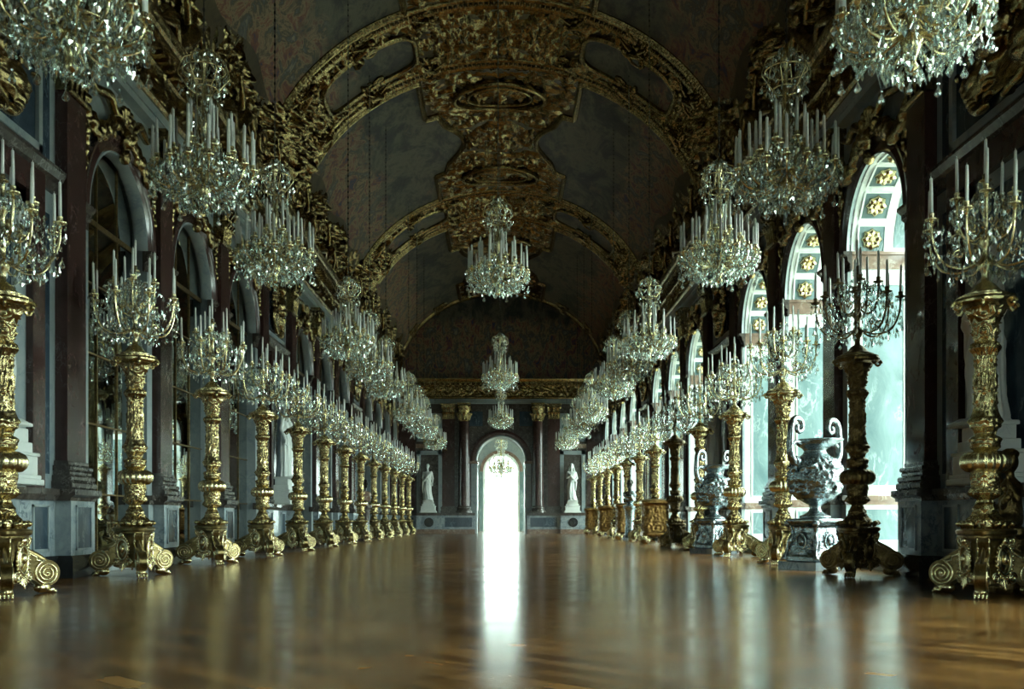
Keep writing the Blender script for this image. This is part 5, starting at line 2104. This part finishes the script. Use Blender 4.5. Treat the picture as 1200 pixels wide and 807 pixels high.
# ------------------------------------------------------------------ silvered urns
def urn(loc, rz, label, plabel):
    p = thing('urn_pedestal', plabel, 'pedestal', loc, rz, 'silvered urn pedestals')
    b = MB()
    n = 80
    prof = np.array([(0.30, 0.10), (0.33, 0.12), (0.33, 0.18), (0.30, 0.22), (0.26, 0.36), (0.235, 0.52), (0.235, 0.60), (0.27, 0.63), (0.31, 0.66), (0.32, 0.70), (0.30, 0.72), (0.1, 0.725)])
    l = np.concatenate([[0], np.cumsum(np.hypot(*np.diff(prof, axis=0).T))])
    q = np.linspace(0, l[-1], 70)
    prof = np.stack([np.interp(q, l, prof[:, 0]), np.interp(q, l, prof[:, 1])], -1)

    def fn(T, Z, R):
        sq = np.minimum(1.0 / np.maximum(np.abs(np.cos(T)), np.abs(np.sin(T))), 1.22)
        h = ornament(np.abs(((T * 4 / PI) % 2) - 1) * 1.8, Z * 7.0, 14.0)
        body = ((Z > 0.2) & (Z < 0.62)).astype(float)
        return R * sq + 0.05 * (h - 0.3) * body
    b.lathe(prof, n, fn=fn)
    b.build('pedestal_body', 'silver', p, True)
    MB().box(-0.36, 0.36, -0.36, 0.36, 0.0, 0.11).build('plinth', 'dado', p, False)
    for k in range(4):
        sc = MB()
        a = PI / 4 + k * PI / 2
        s = np.linspace(0, 1, 30)
        rr = np.interp(s, [0, 0.3, 0.7, 1], [0.42, 0.37, 0.30, 0.36])
        sc.tube(np.stack([rr * math.cos(a), rr * math.sin(a), 0.14 + 0.52 * s], -1), 0.035 + 0.012 * np.cos(s * 12), 8)
        sc.ball((0.37 * math.cos(a), 0.37 * math.sin(a), 0.65), 0.055, 10)
        sc.build('corner_scroll', 'silver', p, True)
    ph = np.arange(30) * 2 * PI / 30
    for k in range(4):
        a = k * PI / 2
        mm = MB()
        mm.tube(np.stack([0.27 + 0 * ph, 0.09 * np.cos(ph), 0.40 + 0.11 * np.sin(ph)], -1), 0.016, 6, closed=True)
        mm.ball((0.265, 0, 0.40), (0.04, 0.06, 0.075), 10)
        o = mm.build('cartouche', 'silver', p, True)
        o.rotation_euler = (0, 0, a)
    u = thing('silvered_urn', label, 'urn', (loc[0], loc[1], loc[2] + 0.725), rz, 'silvered urns by the windows')
    bd = MB()
    prof = [(0.21, 0.0), (0.215, 0.03), (0.17, 0.05), (0.10, 0.09), (0.075, 0.14), (0.085, 0.18), (0.14, 0.21), (0.24, 0.27), (0.32, 0.36), (0.365, 0.48), (0.38, 0.60), (0.36, 0.72), (0.30, 0.81), (0.22, 0.87), (0.17, 0.91), (0.15, 0.95), (0.18, 0.99), (0.27, 1.04), (0.33, 1.10), (0.335, 1.12), (0.24, 1.10), (0.10, 1.06)]
    prof = np.array(prof)
    l = np.concatenate([[0], np.cumsum(np.hypot(*np.diff(prof, axis=0).T))])
    q = np.linspace(0, l[-1], 120)
    prof = np.stack([np.interp(q, l, prof[:, 0]), np.interp(q, l, prof[:, 1])], -1)

    def fu(T, Z, R):
        h = ornament(np.abs(((T * 3 / PI) % 2) - 1) * 2.6, Z * 5.5, 17.0)
        body = np.clip((Z - 0.28) / 0.06, 0, 1) * np.clip((0.88 - Z) / 0.06, 0, 1)
        gad = np.where((Z > 0.25) & (Z < 0.40), 0.012 * np.abs(np.cos(8 * T)), 0)
        lip = np.where(Z > 1.0, 0.22 * np.cos(T) * R * (Z - 1.0) / 0.1, 0)
        return R + 0.085 * (h - 0.3) * body + gad + lip
    bd.lathe(prof, 96, fn=fu)
    bd.build('urn_body', 'silver', u, True)
    for e in (-1, 1):
        h = MB()
        # S handle: from the shoulder out and up, curling over above the lip
        pts = [(0.30, 0.74), (0.40, 0.78), (0.47, 0.88), (0.49, 1.02), (0.47, 1.16), (0.47, 1.28), (0.43, 1.38), (0.35, 1.42), (0.27, 1.38), (0.24, 1.29), (0.28, 1.21), (0.35, 1.22), (0.36, 1.29), (0.32, 1.30)]
        P = np.array(pts)
        t_ = np.linspace(0, 1, len(P))
        tq = np.linspace(0, 1, 60)
        xx, zz = np.interp(tq, t_, P[:, 0]), np.interp(tq, t_, P[:, 1])
        for _ in range(6):
            xx[1:-1] = (xx[:-2] + 2 * xx[1:-1] + xx[2:]) / 4
            zz[1:-1] = (zz[:-2] + 2 * zz[1:-1] + zz[2:]) / 4
        h.tube(np.stack([e * xx, 0 * xx, zz], -1), np.linspace(0.058, 0.028, 60), 10)
        h.tube(np.stack([e * (0.48 - 0.20 * tq), 0 * tq, 1.00 + 0.07 * np.sin(tq * PI * 0.8)], -1), 0.032, 8)
        h.ball((e * 0.36, 0, 0.78), (0.08, 0.08, 0.10), 10)
        h.ball((e * 0.40, 0, 0.70), (0.05, 0.05, 0.07), 8)
        h.build('handle', 'silver', u, True)


urn((4.52, 14.15, 0), 0.5, 'nearer silvered urn with scrolled handles, standing just behind the dark bronzed stand', 'carved silvered pedestal under the nearer urn, just behind the dark bronzed stand')
urn((4.50, 20.8, 0), 0.5, 'farther silvered urn with scrolled handles, between the fourth and fifth stands along the windows', 'carved silvered pedestal under the farther urn, between the fourth and fifth stands')


# ------------------------------------------------------------------ busts of dark heads
def bust(loc, rz, label, mt, mirror_x):
    t = thing('bust', label, 'bust', loc, rz, 'dark-headed busts on high pedestals')
    h = MB()
    limb(h, [(0, 0, 1.62), (0, -0.01, 1.80)], [0.075, 0.06])
    head(h, (0, -0.015, 1.93), 1.15, 0.5 * mirror_x)
    h.fused('head', 'bronze', t, 0.014, 2)
    d = MB()
    d.ball((0, 0, 1.56), (0.24, 0.13, 0.14), 14)
    d.ball((0, -0.03, 1.42), (0.17, 0.12, 0.16), 14)
    for k in range(7):
        limb(d, [(-0.22 + 0.05 * k, -0.09, 1.64 - 0.01 * k), (-0.06 + 0.03 * k, -0.15, 1.50), (0.1 + 0.012 * k, -0.10, 1.36)], [0.02, 0.028, 0.02], 6)
    d.lathe([(0.13, 1.20), (0.13, 1.23), (0.07, 1.26), (0.06, 1.30), (0.10, 1.36)], 20)
    d.fused('drapery', mt, t, 0.016, 1)
    p = MB()
    p.lathe([(0.24, 0.0), (0.24, 0.10), (0.20, 0.14), (0.17, 0.2), (0.15, 0.6), (0.17, 1.02), (0.20, 1.08), (0.23, 1.12), (0.23, 1.19), (0.15, 1.2)], 28)
    p.build('pedestal', 'ledge' if mirror_x > 0 else 'silver', t)


bust((-4.62, 33.95, 0), 0.5, 'dark-headed bust between gilt stands in front of the mirrors', 'brown', 1)
bust((4.42, 33.95, 0), -0.5, 'dark-headed bust with pale drapery between drum stands by the windows', 'silver', -1)


# ------------------------------------------------------------------ carved child figure stand at the right edge
def putto_group(loc, label):
    t = thing('figure_stand', label, 'stand', loc, 0)
    d = MB()
    orn_lathe(d, [(0.20, 0.0), (0.22, 0.05), (0.22, 0.12), (0.17, 0.16), (0.15, 0.4), (0.16, 0.52), (0.20, 0.56), (0.20, 0.62), (0.08, 0.64)], 64, 0.03, 0, 2.0, 8.0, 2.0, 60)
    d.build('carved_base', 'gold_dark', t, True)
    b = MB()
    # seated child facing the hall (-x), arms raised to a garland
    limb(b, [(0.0, 0, 0.70), (-0.01, 0, 0.85), (0.0, 0, 1.02)], [0.115, 0.11, 0.095])
    limb(b, [(0.0, 0, 1.06), (-0.01, 0, 1.15)], [0.045, 0.04])
    hd = MB()
    head(b, (-0.02, 0, 1.26), 0.95, -PI / 2)
    for e in (-1, 1):
        limb(b, [(-0.03, e * 0.06, 0.70), (-0.17, e * 0.10, 0.68), (-0.17, e * 0.09, 0.46), (-0.21, e * 0.09, 0.42)], [0.075, 0.06, 0.04, 0.03])
        limb(b, [(0.0, e * 0.11, 1.03), (-0.04, e * 0.20, 1.0 + 0.1 * e), (-0.1, e * 0.15, 1.20 + 0.15 * e)], [0.05, 0.04, 0.028])
        hand(b, (-0.1, e * 0.15, 1.20 + 0.15 * e), (-0.2, 0, 1), 0.6)
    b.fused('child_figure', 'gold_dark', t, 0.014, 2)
    g_ = MB()
    for k in range(18):
        a = k / 17 * PI * 1.4
        g_.ball((-0.12 - 0.03 * math.sin(a * 3), 0.19 * math.cos(a), 0.92 - 0.10 * math.sin(a)), 0.035, 7)
    g_.build('garland', 'gold_dark', t, True)


putto_group((5.0, 9.64, 0), 'dark gilt carved child figure cut off by the right photo edge')
